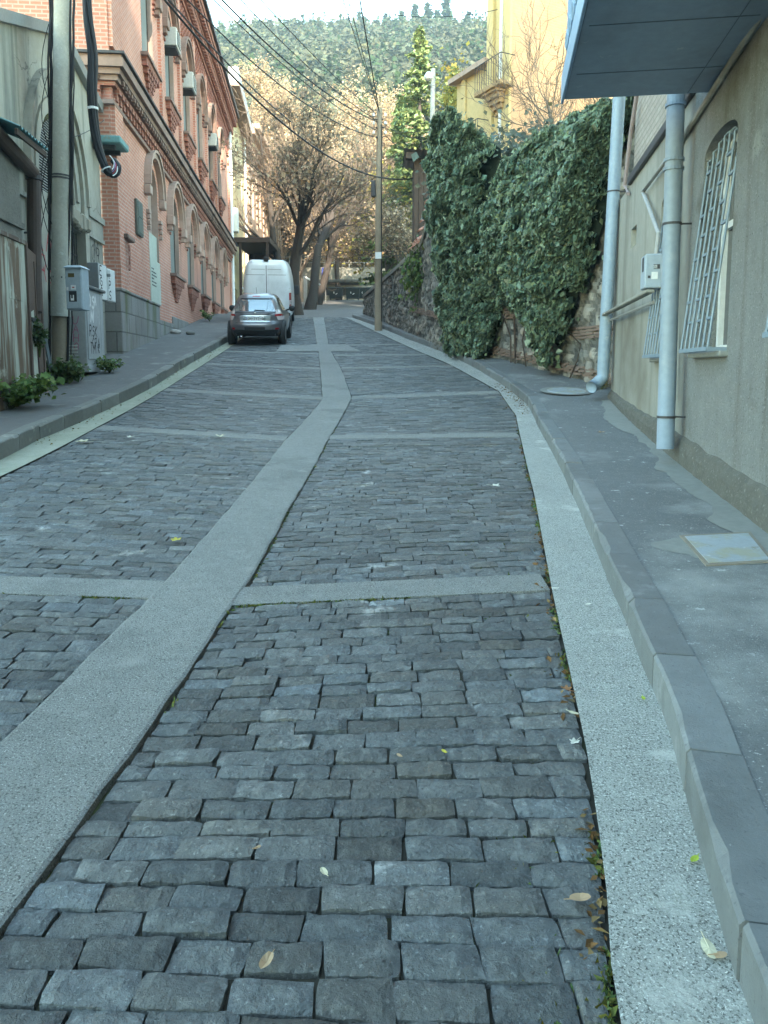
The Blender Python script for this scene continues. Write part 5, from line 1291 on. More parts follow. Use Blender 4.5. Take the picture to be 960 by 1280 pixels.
for sg in (-1, 1):
    cpart('tail_light', [m_redl, m_clrl], lambda m: (sh.patch(m, lambda v: (.90 + .06 * v, *sorted((sg * (.60 + .03 * v), sg * (.835 - .04 * v)))), .016, 0), sh.patch(m, lambda v: (.965 + .13 * v, *sorted((sg * (.63 + .0 * v), sg * (.80 - .08 * v)))), .02, 1), sh.patch(m, lambda v: (.78 + .12 * v, *sorted((sg * (.70 - .05 * v), sg * (.855 - .0 * v)))), .012, 1)))
    cpart('reflector', m_redl, lambda m: sh.patch(m, lambda v: (.50 + .055 * v, *sorted((sg * .62, sg * .72))), .02))
    def mir(m):
        m.lathe([(0, -.06), (.07, -.05), (.105, 0), (.08, .06), (0, .08)], 12, 0, (sg * 1.0, 2.45, 1.05), 1); m.tube([(sg * .8, 2.5, .98), (sg * .95, 2.48, 1.03)], .03, 6)
    cpart('mirror', m_blk, mir)
    cpart('side_window', m_cgl, lambda m: sh.patch(m, lambda v: (1.06 + .36 * v, .75 + .2 * v, 2.75 - .5 * v), .006, side=sg))
    for yy in (.78, 3.32): cpart('wheel_arch', m_blk, lambda m: m.lathe([(.30, 0), (.405, 0), (.405, -sg * .12)], 24, 0, (sg * (.895), yy, .34), 0))
cpart('lower_bumper', m_blk, lambda m: (sh.patch(m, lambda v: (.285 + .16 * v + 0, -.78, .78), .01), sh.patch(m, lambda v: (.44 + .14 * v, *(-.30 - .02 * v, .30 + .02 * v)), .012), sh.patch(m, lambda v: (.44 + .06 * v, -.80, .80), .011)), car)
cpart('brake_light', m_redl, lambda m: sh.patch(m, lambda v: (1.475 + .03 * v, -.12, .12), .01))
cpart('spoiler', carpaint('grey_car_paint_spoiler', (.14, .145, .16), .6, .32), lambda m: sh.patch(m, lambda v: (1.43 + .035 * v, -.52, .52), .05))
cpart('wiper', m_blk, lambda m: m.tube([(-.02, sh.rear(0, 1.04) - .03, 1.04), (.0, sh.rear(0, 1.09) - .03, 1.09), (.30, sh.rear(.3, 1.07) - .02, 1.075)], .012, 6))
cpart('aerial', m_blk, lambda m: m.tube([(-.02, 1.1, 1.55), (-.02, .98, 1.76)], .006, 5))
cpart('exhaust', m_chr, lambda m: m.tube([(-.42, .02, .31), (-.42, .3, .31)], .035, 10))
cpart('badge', m_chr, lambda m: m.lathe([(0, 0), (.035, -.006), (.042, 0)], 14, 0, (0, sh.rear(0, .985) - .012, .985), 1))
for x, y in ((-.78, .78), (.78, .78), (-.78, 3.32), (.78, 3.32)): wheel(car, x, y, .345, .225, tf)
# --- the white van
vl = P(309, 400, 32.2); vr = P(369, 400, 32.2); vx = .5 * (vl[0] + vr[0]) - .13; vy = 32.0
tf = ground_tf(vx, vy, rad(5)); van = thing('parked_van', (vx, vy + 3, zrs(vy + 3)), 'white high roof panel van parked ahead of the grey car', 'van')
vs_ = Shell(w=[(.4, .93), (.55, .99), (1.5, 1.0), (2.0, .965), (2.4, .89), (2.62, .80), (2.72, .68)], yr=[(.4, .05), (1.0, 0), (1.9, .02), (2.4, .07), (2.62, .12), (2.72, .25)], yf=[(.4, 5.9), (1., 5.9), (1.3, 5.2), (1.9, 4.6), (2.62, 4.2), (2.72, 3.9)], n=9)
def vpart(name, mats, fn, parent=van, smooth=True):
    mb = MB(); fn(mb); xf(mb, tf); return mb.build(name, mats, parent, smooth)
m_van = carpaint('white_van_paint', (.66, .70, .73), 0, .35)
vpart('body', m_van, lambda m: vs_.body(m, [.4, .46, .55, .8, 1.1, 1.4, 1.6, 1.8, 2.0, 2.15, 2.3, 2.4, 2.5, 2.58, 2.64, 2.69, 2.72], 72))
for sg in (-1, 1):
    dr = vpart('rear_door', m_van, lambda m: vs_.patch(m, lambda v: (.62 + 1.90 * v, *sorted((sg * .012, sg * (.90 if v < .6 else .90 - .26 * (v - .6))))), .012, n=16))
    vpart('window_recess', m_van, lambda m: vs_.patch(m, lambda v: (1.35 + .75 * v, *sorted((sg * .10, sg * (.78 - .04 * v)))), .018), dr)
    vpart('seam', m_blk, lambda m: (vs_.patch(m, lambda v: (2.12 + .014 * v, *sorted((sg * .05, sg * .80))), .0155), vs_.patch(m, lambda v: (2.34 + .012 * v, *sorted((sg * .05, sg * .60))), .0155)), dr)
    vpart('tail_light', [m_redl, m_clrl], lambda m: (vs_.patch(m, lambda v: (1.12 + .30 * v, *sorted((sg * .905, sg * .985))), .016), vs_.patch(m, lambda v: (.96 + .15 * v, *sorted((sg * .905, sg * .985))), .016, 1), vs_.patch(m, lambda v: (.80 + .15 * v, *sorted((sg * .905, sg * .985))), .016)))
    vpart('mirror', m_blk, lambda m: m.bbox(sg * 1.12 - .10, sg * 1.12 + .10, 4.3, 4.4, 1.25, 1.65, .03), smooth=False)
    vpart('hinge', m_van, lambda m: [m.bbox(sg * .95 - .03, sg * .95 + .03, -.035, .02, z, z + .08, .01) for z in (1.55,)], smooth=False)
vpart('door_gap', m_blk, lambda m: vs_.patch(m, lambda v: (.64 + 1.86 * v, -.012, .012), .004))
vpart('bumper', m_blk, lambda m: m.bbox(-.95, .95, -.10, .12, .42, .62, .03), smooth=False)
vpart('licence_plate', m_white, lambda m: m.box(-.56, -.05, -.03, -.015, .68, .80), smooth=False)
vpart('door_handle', m_blk, lambda m: m.bbox(.03, .10, -.04, -.01, 1.0, 1.18, .01), smooth=False)
vpart('roof_bracket', m_blk, lambda m: m.bbox(-.10, .10, .08, .25, 2.66, 2.84, .03), smooth=False)  # small dark bracket on the van roof
for x, y in ((-.86, 1.0), (.86, 1.0), (-.86, 4.7), (.86, 4.7)): wheel(van, x, y, .35, .22, tf)

# ================================================================== FAR END OF THE STREET
# two dark waste containers
m_bin = M('bin_dark', (.03, .04, .042), (.02, .026, .028), 4, .5)
def bin_(x, y, lab):
    b = thing('waste_container', (x, y, zrs(y)), lab, 'waste container', 'waste containers at the end of the street'); z = zrs(y)
    mb = MB(); mb.add([(x + a * w_, y + c * d_, z + h) for h, w_, d_ in ((.16, .58, .38), (1.05, .68, .48)) for a, c in ((-1, -1), (1, -1), (1, 1), (-1, 1))], [(0, 1, 2, 3), (4, 5, 6, 7), (0, 1, 5, 4), (1, 2, 6, 5), (2, 3, 7, 6), (3, 0, 4, 7)]); mb.build('bin_body', m_bin, b)
    mb = MB(); mb.grid(lambda u, v: (x + (u - .5) * 1.42, y + (v - .5) * 1.0, z + 1.06 + .16 * math.sin(math.pi * v)), [0, 1], np.linspace(0, 1, 8)); mb.box(x - .71, x + .71, y - .52, y - .48, z + 1.0, z + 1.09); mb.build('lid', m_bin, b)
    mb = MB()
    for a in (-1, 1):
        for c in (-1, 1): mb.lathe([(0, -.03), (.09, -.03), (.09, .03), (0, .03)], 10, 0, (x + a * .5, y + c * .3, z + .09), 0)
    mb.build('caster', m_tyre, b)
    mb = MB(Fr(x, y - .445, 1, 0, 0, -1))
    for k in range(3): a = k * 2.094; stroke(mb, [(.17 * math.cos(a + .5 + t_ * 1.2), z + .68 + .17 * math.sin(a + .5 + t_ * 1.2)) for t_ in np.linspace(0, 1, 5)], .0, .07)
    mb.build('recycling_mark', m_white, b)
q = P(420, 382, 74); bin_(q[0], 74, 'dark waste container with a pale mark, beside the blue sign'); q = P(439, 382, 74); bin_(q[0] + .15, 74, 'dark waste container with a pale mark, nearer the stone wall')
q = P(451, 382, 74.4); bin_(q[0] + .3, 74.6, 'dark waste container partly hidden behind the end of the stone wall')
# retaining wall across the end
ew = thing('retaining_wall', (-3, 79, 8.4), 'grey retaining wall closing the far end of the street behind the bins', 'wall')
mb = MB(); ez = P(420, 334, 78.6)[2]; lz = P(420, 353, 78)[2]
mb.box(-26, 16, 78.6, 79.6, 7.8, ez); mb.build('wall_body', M('old_retaining', (.20, .195, .17), (.13, .125, .11), .5, .95, .6, 6, bdist=.06, patch=((.28, .27, .23), 1.5, .55, .7)), ew)
mb = MB(); x0 = P(388, 353, 77.6)[0]; x1 = P(452, 353, 77.6)[0]
mb.bbox(x0, x1, 76.6, 78.7, lz - .15, lz + .15, .06); mb.build('ledge', M('ledge_shade', (.09, .09, .085), None, 3, .9), ew)  # ledge coloured dark for the shade of a recess
mb = MB(); mb.box(x0 + 1, x1 - .6, 78.5, 78.62, lz - 1.2, lz - .5); mb.build('recess_shade', m_blk, ew)  # black slab standing in for the shadowed recess
fe = thing('railing', (-3, 79, ez), 'light metal railing on top of the far retaining wall', 'railing')
mb = MB()
for x in np.arange(-14, 10, 1.5): mb.tube([(x, 79, ez - .05), (x, 79, ez + 1.1)], .03, 5)
for h in (.5, 1.05): mb.tube([(-14, 79, ez + h), (10, 79, ez + h)], .025, 5)
mb.build('rail', m_pvc, fe)
# blue sign on a post, fallen white barrier arm
q = P(407, 372, 66); sg_ = thing('road_sign', (q[0], 66, zrs(66)), 'small blue sign on a thin post under the trees', 'road sign')
zt_ = P(407, 343, 66)[2]; mb = MB(); mb.tube([(q[0], 66, zrs(66) - .05), (q[0], 66, zt_ + .6)], .035, 8); mb.build('post', m_rim, sg_)
mb = MB(); mb.bbox(q[0] - .3, q[0] + .3, 65.93, 65.96, zt_ - .35, zt_ + .55, .01, 0); mb.box(q[0] - .18, q[0] + .18, 65.925, 65.931, zt_ + .02, zt_ + .14, 1); mb.build('sign_panel', [M('sign_blue', (.03, .06, .35), None, 3, .5), m_white], sg_)
a = P(382, 347, 58); b = P(400, 355.5, 57); br_ = thing('barrier_arm', (a[0], 58, zrs(58)), 'slanting white barrier arm between the street tree trunks', 'barrier')
mb = MB(); mb.tube([a, b], .07, 8); mb.build('arm', m_white, br_); mb = MB(); mb.bbox(a[0] - .15, a[0] + .1, 57.9, 58.2, zrs(58) - .1, a[2] + .1, .02); mb.build('barrier_post', m_rim, br_)

# central wooden pole
q = P(473, 404, 30.6); cpz = zrs(30.6) + .15; ct = P(474.5, 136, 30.6)
cpo = thing('utility_pole', (q[0], 30.6, cpz), 'tall wooden utility pole standing at the kerb in front of the far stone wall', 'utility pole')
mb = MB(); mb.tube([(q[0], 30.6, cpz - .2), (q[0], 30.6, cpz + 2), (ct[0], 30.6, ct[2])], [.155, .15, .105], 14); mb.build('shaft', m_polew, cpo, True)
mb = MB(); zc_ = [P(474, v, 30.6)[2] for v in (150, 160, 172)]
for z in zc_:
    mb.tube([(ct[0] - .14, 30.55, z), (ct[0] + .14, 30.55, z)], .03, 6)
    for sx in (-.22, .22): mb.tube([(ct[0] + sx * .6, 30.5, z), (ct[0] + sx, 30.5, z), (ct[0] + sx, 30.5, z + .12)], .018, 5); mb.lathe([(0, 0), (.045, .01), (.05, .06), (.03, .12), (0, .13)], 8, 1, (ct[0] + sx, 30.5, z + .1), 2)
mb.build('insulator', [m_flash, m_white], cpo)
mb = MB(); z_ = P(468, 236, 30.6)[2]; mb.bbox(q[0] - .28, q[0] - .1, 30.5, 30.7, z_ - .3, z_ + .3, .02); mb.build('fuse_box', m_flash, cpo)
mb = MB(); mb.tube([(q[0] + .13, 30.47, cpz + .2), (q[0] + .12, 30.47, cpz + 4), (ct[0] + .09, 30.49, ct[2] - .6)], .022, 6); mb.build('cable', m_cable, cpo)
mb = MB(); mb.box(q[0] - .12, q[0] + .12, 30.435, 30.445, cpz + 2.6, cpz + 2.85); mb.build('notice', m_white, cpo)
# lamp on a concrete post above the shack
lp = thing('lamp_post', tuple(P(540, 195, 33)), 'pale post with a round street lamp rising behind the plank shed', 'street lamp')
a = P(540, 200, 33); b = P(541.5, 86, 33); mb = MB(); mb.tube([(a[0], 33, 5.4), (a[0], 33, a[2]), b], [.13, .12, .09], 10); mb.build('post', M('post_pale', (.42, .41, .36), (.3, .29, .26), 3, .8), lp, True)
c = P(536, 95, 33); mb = MB(); mb.lathe([(0, .16), (.1, .14), (.18, .02), (.2, -.08), (.14, -.16), (0, -.18)], 14, 0, c, 2); mb.tube([c + (.05, 0, .1), (b[0], 33, c[2] + .12)], .03, 6); mb.build('lamp_head', m_white, lp, True)
# plank shed with tin roof
a = P(517, 300, 28.5); b = P(556, 200, 28.5); zt_ = P(530, 198, 28.5)[2]
sd_ = thing('plank_shed', (.5 * (a[0] + b[0]), 29, 5.4), 'dark plank shed with a rusty tin roof above the stone wall, beside the ivy column', 'shed')
mb = MB(); x = a[0]
while x < b[0] + .6: mb.bbox(x, x + .17, 28.5 + .01 * math.sin(x * 40), 28.58, 5.0, zt_ + .02 * math.sin(x * 30), .006); x += .18
mb.box(a[0] + .02, b[0] + .7, 28.55, 30.6, 5.0, zt_ - .05); mb.build('plank_wall', m_wood_d, sd_)
mb = MB(); mb.grid(lambda u, v: (a[0] - .35 + u * (b[0] - a[0] + 1.3), 28.0 + v * 3, zt_ + .22 - .18 * u + .025 * math.sin(u * 70) + .1 * v), np.linspace(0, 1, 90), [0, 1]); mb.grid(lambda u, v: (a[0] - .35 + u * (b[0] - a[0] + 1.3), 28.0 + v * 3, zt_ + .20 - .18 * u + .025 * math.sin(u * 70) + .1 * v), np.linspace(0, 1, 90), [0, 1]); mb.build('tin_roof', M('rusty_tin', (.27, .25, .23), (.2, .15, .12), 2, .7), sd_)
mb = MB(); mb.bbox(a[0] - .3, a[0] + .1, 28.1, 28.4, zt_ - .1, zt_ + .12, .01); mb.build('eave_board', m_wood_d, sd_)

# ================================================================== ORANGE HOUSE ABOVE THE WALL
m_orb = brickmat('ochre_brick', (.56, .35, .21), (.46, .28, .17), (.44, .31, .21), .3, .1, .014)
m_och = M('ochre_plaster', (.58, .45, .22), (.48, .37, .18), .8, .85, .2, 40, streak=(1.5, (.35, .26, .14), .56, .74))
oc = P(637, 200, 31.0); oc = np.array((oc[0], 31.0)); od = np.array((-.5, 1.)); od /= np.hypot(*od)
OF_ = Fr(oc[0], oc[1], od[0], od[1], -od[1], od[0])
oh = thing('ochre_house', (oc[0] + 3, 36, 6), 'tall sunlit ochre house with balconies high above the ivy covered wall', 'house')
e1 = W(613, 55, OF_); e2 = W(571, 130, OF_); hi = 28.; lo_ = .5 * (e1[1] + e2[1])  # unseen top raised so the house shades the far wall
mb = MB(OF_)
ops = []
for s_ in np.arange(1.0, e2[0] - 1, 2.3):
    for hb in (7.2, 10.6, 14.0): 
        if hb + 2.2 < lo_ - .3: ops.append(dict(s0=s_ - .45, s1=s_ + .45, hb=hb, ht=hb + 2.2, d=.25))
facade(mb, 0, e1[0], 4.5, hi, [q for q in ops if q['s1'] < e1[0] - .05], .25, 1, 1); facade(mb, e1[0], e2[0], 4.5, lo_, [q for q in ops if q['s0'] > e1[0] + .05], .25, 1, 1)
mb.add([(0, 0, 4.5), (0, -9, 4.5), (0, -9, hi), (0, 0, hi)], [(0, 1, 2, 3)], 0)
for s_, h_ in ((e1[0], hi), (e2[0], lo_)): mb.add([(s_, 0, 4.5), (s_, -9, 4.5), (s_, -9, h_), (s_, 0, h_)], [(0, 1, 2, 3)], 1)
mb.add([(0, 0, hi), (e1[0], 0, hi), (e1[0], -9, hi), (0, -9, hi)], [(0, 1, 2, 3)], 1); mb.add([(e1[0], 0, lo_), (e2[0], 0, lo_), (e2[0], -9, lo_), (e1[0], -9, lo_)], [(0, 1, 2, 3)], 1)
mb.build('wall', [m_orb, m_och], oh)
for q in ops:
    mb = MB(OF_); mb.box(q['s0'], q['s1'], -.28, -.25, q['hb'], q['ht'], 0); mb.box(.5 * (q['s0'] + q['s1']) - .04, .5 * (q['s0'] + q['s1']) + .04, -.25, -.2, q['hb'], q['ht'], 1); mb.build('window', [m_glass, m_wood_d], oh)
mb = MB(OF_)
mb.bbox(-.03, .45, 0, .12, 4.6, hi, .02, 0)
mb.bbox(e1[0] - .35, e1[0] + .05, 0, .16, 4.6, hi, .02, 0); mb.bbox(e2[0] * .8, e2[0] * .8 + .3, 0, .1, 4.6, lo_, .02, 0); mb.build('pilaster', m_och, oh)
for f, zz in ((.16, P(618, 112, 31.5)[2]), (.55, lo_ - 3.2)):
    s_ = e2[0] * f; mb = MB(OF_); mb.bbox(s_ - .9, s_ + .9, 0, .7, zz - .12, zz + .05, .02)
    for k in range(5): mb.bbox(s_ - .5 + .06 * k, s_ + .5 - .06 * k, 0, .6 - .12 * k, zz - .22 - .18 * k, zz - .12 - .18 * k if k == 0 else zz - .22 - .18 * (k - 1), .01)
    bl_ = mb.build('balcony', M('balcony_ochre', (.40, .27, .14), None, 2, .85), oh)
    mb = MB(OF_)
    for x in np.arange(-.88, .89, .16): mb.tube([(s_ + x, .66, zz + .05), (s_ + x, .66, zz + 1.0)], .013, 5)
    mb.tube([(s_ - .88, .66, zz + 1.0), (s_ + .88, .66, zz + 1.0)], .02, 5)
    for sx in (-.88, .88): mb.tube([(s_ + sx, 0, zz + 1.0), (s_ + sx, .66, zz + 1.0)], .02, 5)
    mb.build('railing', m_flash, bl_)
mb = MB(OF_); mb.tube([(.55, .1, 5), (.55, .1, hi)], .07, 8); mb.build('drainpipe', m_white, oh)
mb = MB(OF_); mb.box(e1[0] - .1, e2[0] + .2, -9, .35, lo_, lo_ + .2); mb.build('roof', m_brn, oh)
# ================================================================== TREES
m_bark = M('bark_dark', (.055, .046, .04), (.033, .028, .025), 4, .95, .5, 30)
m_barkl = M('bark_light', (.15, .125, .10), (.10, .085, .07), 4, .95, .4, 30)
m_twig = leafmat('twig', (.14, .112, .09), .1, .8, .1)
m_aut = leafmat('autumn_leaf', (.36, .275, .18), .4, .7, .1)
m_spr = leafmat('spruce_needle', (.15, .20, .08), .25, .6, .15)
m_yelf = leafmat('yellow_leaf', (.34, .29, .07), .45, .6, .1)
def tree(name, label, base, H, spread, seed, bark, depth=4, r0=.3, kids_=(5, 5, 5, 6), leafn=0, leafm=None, leafs=.25, lean=(0, 0), clear=.3, twigr=.012, cat='tree', group=None, ups=.25, leafzone=(0, 1), cur=.10, twigtone=1.):
    rng = np.random.default_rng(seed); base = np.asarray(base, float)
    tr = thing(name, base, label, cat, group)
    tk = MB(); cw = MB(); tips = []; twigs = []
    def grow(p, d, L, r, lv):
        n = 5 if lv < 2 else 4; pts = [p]; q = p.copy(); dd = d.copy()
        for i in range(n):
            dd = dd + rng.normal(0, cur * (1 + .5 * lv), 3) + np.array((0, 0, ups * .12 * lv)); dd /= np.linalg.norm(dd)
            q = q + dd * L / n; pts.append(q)
        rr = np.linspace(r, r * (.55 if lv < depth else .3), n + 1)
        if lv == 0: rr[0] *= 1.35
        if lv >= 3: cw.tube(pts, rr, 3, 0, False, (twigtone,) * 3)
        else: tk.tube(pts, rr, (10, 7, 5)[lv], 0, False)
        if lv >= depth - 1: tips.extend(pts[1:])
        if lv < depth:
            k = kids_[lv]
            for j in range(k):
                f = clear + (1 - clear) * (j + rng.uniform(.2, 1)) / k if lv == 0 else rng.uniform(.3, 1)
                i = min(int(f * n), n - 1); g = f * n - i; o = pts[i] * (1 - g) + pts[i + 1] * g
                a = rng.uniform(0, 6.283); tilt = rng.uniform(.45, .95) * spread
                t_ = (pts[i + 1] - pts[i]); t_ /= np.linalg.norm(t_); s1 = np.cross(t_, (.3, .5, .8)); s1 /= np.linalg.norm(s1); s2 = np.cross(t_, s1)
                nd_ = t_ * math.cos(tilt) + (s1 * math.cos(a) + s2 * math.sin(a)) * math.sin(tilt)
                grow(o, nd_, L * rng.uniform(.5, .75) * (1 - .25 * f if lv == 0 else 1), max(rr[i] * .42, twigr), lv + 1)
    grow(base - np.array((0, 0, .3)), np.array((lean[0], lean[1], 1.)) / np.linalg.norm((lean[0], lean[1], 1)), H * .62, r0, 0)
    tk.build('trunk', bark, tr, True)
    if leafn:
        T = np.array(tips); z0, z1 = T[:, 2].min(), T[:, 2].max()
        sel = T[(T[:, 2] >= z0 + (z1 - z0) * leafzone[0]) & (T[:, 2] <= z0 + (z1 - z0) * leafzone[1] + .01)]
        pk = sel[rng.integers(0, len(sel), leafn)] + rng.normal(0, leafs * 1.5, (leafn, 3))
        lf = MB(); leaves(lf, pk, np.tile((0., -.3, .6), (leafn, 1)), leafs, rng, tones(rng, leafn, .28, .08)); lf.build('foliage', leafm, tr)
    cw.build('crown', m_twig, tr)
    return tr
def gp(u, v, D): 
    p = P(u, v, D); return np.array((p[0], D, zrs(D) - .05))
# row of big street trees on the far bend, dark trunks
tree('street_tree', 'thick dark trunked bare tree just beyond the white van', gp(371, 395, 43), 10.5, .66, 101, m_bark, 4, .36, (6, 6, 6, 6), leafn=2500, leafm=m_aut, leafs=.16, lean=(.0, .05), clear=.36)
tree('street_tree', 'dark bare tree with a trunk leaning towards the pole, second beyond the van', gp(386, 390, 50), 12, .8, 102, m_bark, 4, .34, (7, 6, 6, 5), lean=(.16, 0), clear=.4)
tree('street_tree', 'crooked dark bare tree beside the blue sign', gp(395, 386, 60), 12.5, .8, 103, m_bark, 4, .32, (7, 6, 6, 5), lean=(.25, 0), clear=.4)
tree('street_tree', 'slim dark bare trunk in front of the far retaining wall', gp(424, 380, 77), 15, .9, 104, m_bark, 4, .28, (6, 5, 5, 5), lean=(-.12, 0), clear=.4)
tree('street_tree', 'forked dark bare tree close to the rose house', gp(362, 396, 52), 13, .8, 112, m_bark, 4, .3, (7, 6, 6, 5), lean=(-.08, 0), clear=.35)
def bushy(name, label, u, vb, vt, D, spread, seed, leafn, leafm, leafs, bark=m_barkl, zb=None, **kw):
    b = P(u, vb, D); zb = hill_z(b[0], D) if zb is None else zb; H = P(u, vt, D)[2] - zb
    return tree(name, label, (b[0], D, zb), H * .80, spread, seed, bark, leafn=leafn, leafm=leafm, leafs=leafs, **kw)
bushy('autumn_tree', 'wide orange brown autumn tree rising above the rose house', 374, 330, 92, 68, 1.05, 105, 38000, m_aut, .14, r0=.3, kids_=(10, 8, 7, 5), clear=.2, leafzone=(.25, 1))
bushy('autumn_tree', 'tallest russet autumn tree in the middle, behind the wires', 440, 330, 70, 86, 1.05, 106, 42000, m_aut, .17, r0=.36, kids_=(11, 8, 7, 5), clear=.2, leafzone=(.2, 1))
bushy('autumn_tree', 'pale brown bare tree behind the orange brown autumn tree', 345, 300, 72, 98, 1.0, 107, 30000, m_aut, .17, r0=.26, kids_=(9, 7, 7, 5), clear=.2, leafzone=(.2, 1))
bushy('autumn_tree', 'yellowish tree with thin leaves behind the wooden pole', 478, 330, 165, 64, 1.0, 108, 5200, m_yelf, .2, r0=.28, kids_=(8, 7, 6, 4), clear=.15)
bushy('autumn_tree', 'low brown twiggy tree between the wooden pole and the shed', 500, 345, 215, 52, 1.1, 109, 3200, m_aut, .16, r0=.2, kids_=(8, 7, 6, 4), clear=.1, zb=5.6)
bushy('autumn_tree', 'low brown twiggy tree over the far retaining wall', 448, 330, 195, 84, 1.1, 110, 3200, m_aut, .22, r0=.25, kids_=(8, 7, 6, 4), clear=.1)
bushy('autumn_tree', 'grey brown bare tree over the far wall, left of the bins', 405, 330, 200, 82, 1.1, 111, 1500, m_aut, .22, r0=.25, kids_=(8, 7, 6, 4), clear=.1)['label'] = 'grey brown bare tree over the far wall, above the blue sign'
tree('bare_shrub', 'many stemmed bare shrub in front of the ochre house wall', (6.4, 26.5, 6.2), 8.5, .7, 120, m_barkl, 4, .08, (13, 5, 4, 2), clear=.02, twigr=.009, cat='shrub', twigtone=1.2)
tree('bare_shrub', 'smaller bare shrub behind the ivy drape, next to the balcony', (6.6, 23, 6.0), 4.0, .8, 121, m_barkl, 4, .06, (9, 5, 4, 2), clear=.02, twigr=.008, cat='shrub')
# conifers
def spruce(name, label, base, H, R, seed, n=20000, dens=1.5, mat=m_spr, cat='tree', group=None, leafs=.22):
    rng = np.random.default_rng(seed); base = np.asarray(base, float); tr = thing(name, base, label, cat, group)
    mb = MB(); mb.tube([base - (0, 0, .5), base + (0, 0, H * .5), base + (0, 0, H * .98)], [.018 * H, .01 * H, .002 * H], 8); mb.build('trunk', m_bark, tr, True)
    pts = []; nr = []; nb = int(H * 7 * dens)
    for k in range(nb):
        f = (k + rng.random()) / nb; z = H * (.10 + .90 * f); L = R * (1 - f) ** .8 * rng.uniform(.55, 1.15) + .12
        a = rng.uniform(0, 6.283); m_ = int(n / nb * (.3 + 1.4 * (1 - f)))
        tt = rng.uniform(.1, 1, m_); droop = -.22 * L * tt ** 1.6 + .12 * L * tt ** 3
        x = math.cos(a) * L * tt; y = math.sin(a) * L * tt
        q = np.stack([x, y, z + droop], 1) + rng.normal(0, .16 * leafs / .32, (m_, 3)) * (1, 1, .6); pts.append(q); nr.append(np.tile((math.cos(a) * .4, math.sin(a) * .4, .8), (m_, 1)))
    pts = np.vstack(pts) + base; nr = np.vstack(nr); mb = MB(); leaves(mb, pts, nr, leafs, rng, tones(rng, len(pts), .3, .08), elong=1.5); mb.build('crown', mat, tr)
    return tr
for (u, vb, vt, D, R, sd, lab) in ((524, 260, 36, 62, 5.2, 131, 'tall spruce with a pointed tip above the lamp post'), (567, 240, 86, 58, 4.0, 132, 'shorter spruce between the lamp post and the ochre house'), (500, 250, 120, 66, 2.2, 133, 'small spruce close behind the top of the wooden pole')):
    b = P(u, vb, D); zb = 6.5; spruce('spruce_tree', lab, (b[0], D, zb), P(u, vt, D)[2] - zb, R, sd)
# cypresses and firs on the skyline
m_sky_ = leafmat('far_conifer', (.03, .05, .035), .15, .8, .1)
rs = np.random.default_rng(55)
proto = []
for k, (h, r_) in enumerate(((11, 1.6), (8, 2.0), (13, 1.3))):
    proto.append(spruce('ridge_conifer', 'x', (0, 0, -3), h, r_, 300 + k, n=700, dens=.8, mat=m_sky_, group='dark conifers along the hill skyline', leafs=.9))
LAB = 'dark conifer standing out against the sky along the hill skyline'
us = [300, 322, 338, 352, 362, 375, 388, 400, 412, 425, 434, 447, 458, 469, 480, 486, 492, 501, 506, 512, 517, 524, 530, 536, 545, 553, 560, 566, 573, 581, 588, 596]
for k, u in enumerate(us):
    D = 349 + rs.uniform(-6, 3); x = P(u + rs.uniform(-3, 3), 25, D)[0]; o = proto[k % 3] if k < 3 else copy_tree(proto[k % 3])
    o['label'] = LAB; s_ = rs.uniform(.55, 1.15) * (1.15 if 480 < u < 580 else .85); o.scale = (s_ * 1.25, s_ * 1.25, s_); o.location = (x, D, hill_z(x, D) - .5); o.rotation_euler = (0, 0, rs.uniform(0, 6))
# the wooded hillside: one mass
rh_ = np.random.default_rng(61); NT = 5200
ys_ = 86 + (rh_.random(NT) ** .8) * 266; xs_ = (rh_.uniform(-.36, .30, NT)) * (ys_ + 60)
allp = []; alln = []; allc = []
for x, y in zip(xs_, ys_):
    z = hill_z(x, y); con = rh_.random() < (.16 + .2 * (mnoise.noise(Vector((x * .02, y * .02, 3))) > .1)); far = y > 150
    n_ = 16 if far else 34; h = rh_.uniform(5, 9.5); R_x = rh_.uniform(1.8, 3.4)
    if con:
        f = rh_.random(n_); q = np.stack([rh_.normal(0, .5, n_) * 1.5 * (1 - f), rh_.normal(0, .5, n_) * 1.5 * (1 - f), f * h * 1.15], 1); col = np.array((.55, .85, .6)) * rh_.uniform(.6, 1.1)
    else:
        q = rh_.normal(0, 1, (n_, 3)); q /= np.linalg.norm(q, axis=1)[:, None]; q *= (rh_.random(n_) ** .4)[:, None]; q = q * (R_x, R_x, h * .38) + (0, 0, h * .62)
        g_ = rh_.random(); col = (np.array((1.08, 1.0, .95)) if g_ < .45 else np.array((.92, 1.0, .98)) if g_ < .85 else np.array((1.2, 1.08, .8))) * rh_.uniform(.7, 1.3)
    allp.append(q + (x, y, z)); alln.append(np.tile((0, -.4, .7), (n_, 1)))
    allc.append(np.clip(col * rh_.uniform(.7, 1.3, (n_, 1)), 0, 2))
mb = MB(); leaves(mb, np.vstack(allp), np.vstack(alln), 1.25, rh_, np.vstack(allc), hang=0)
tag(mb.build('hillside_woods', leafmat('hill_foliage', (.06, .07, .052), .15, .9, .05)), 'hazy blue brown wooded hillside rising behind the end of the street', None, None, 'stuff')
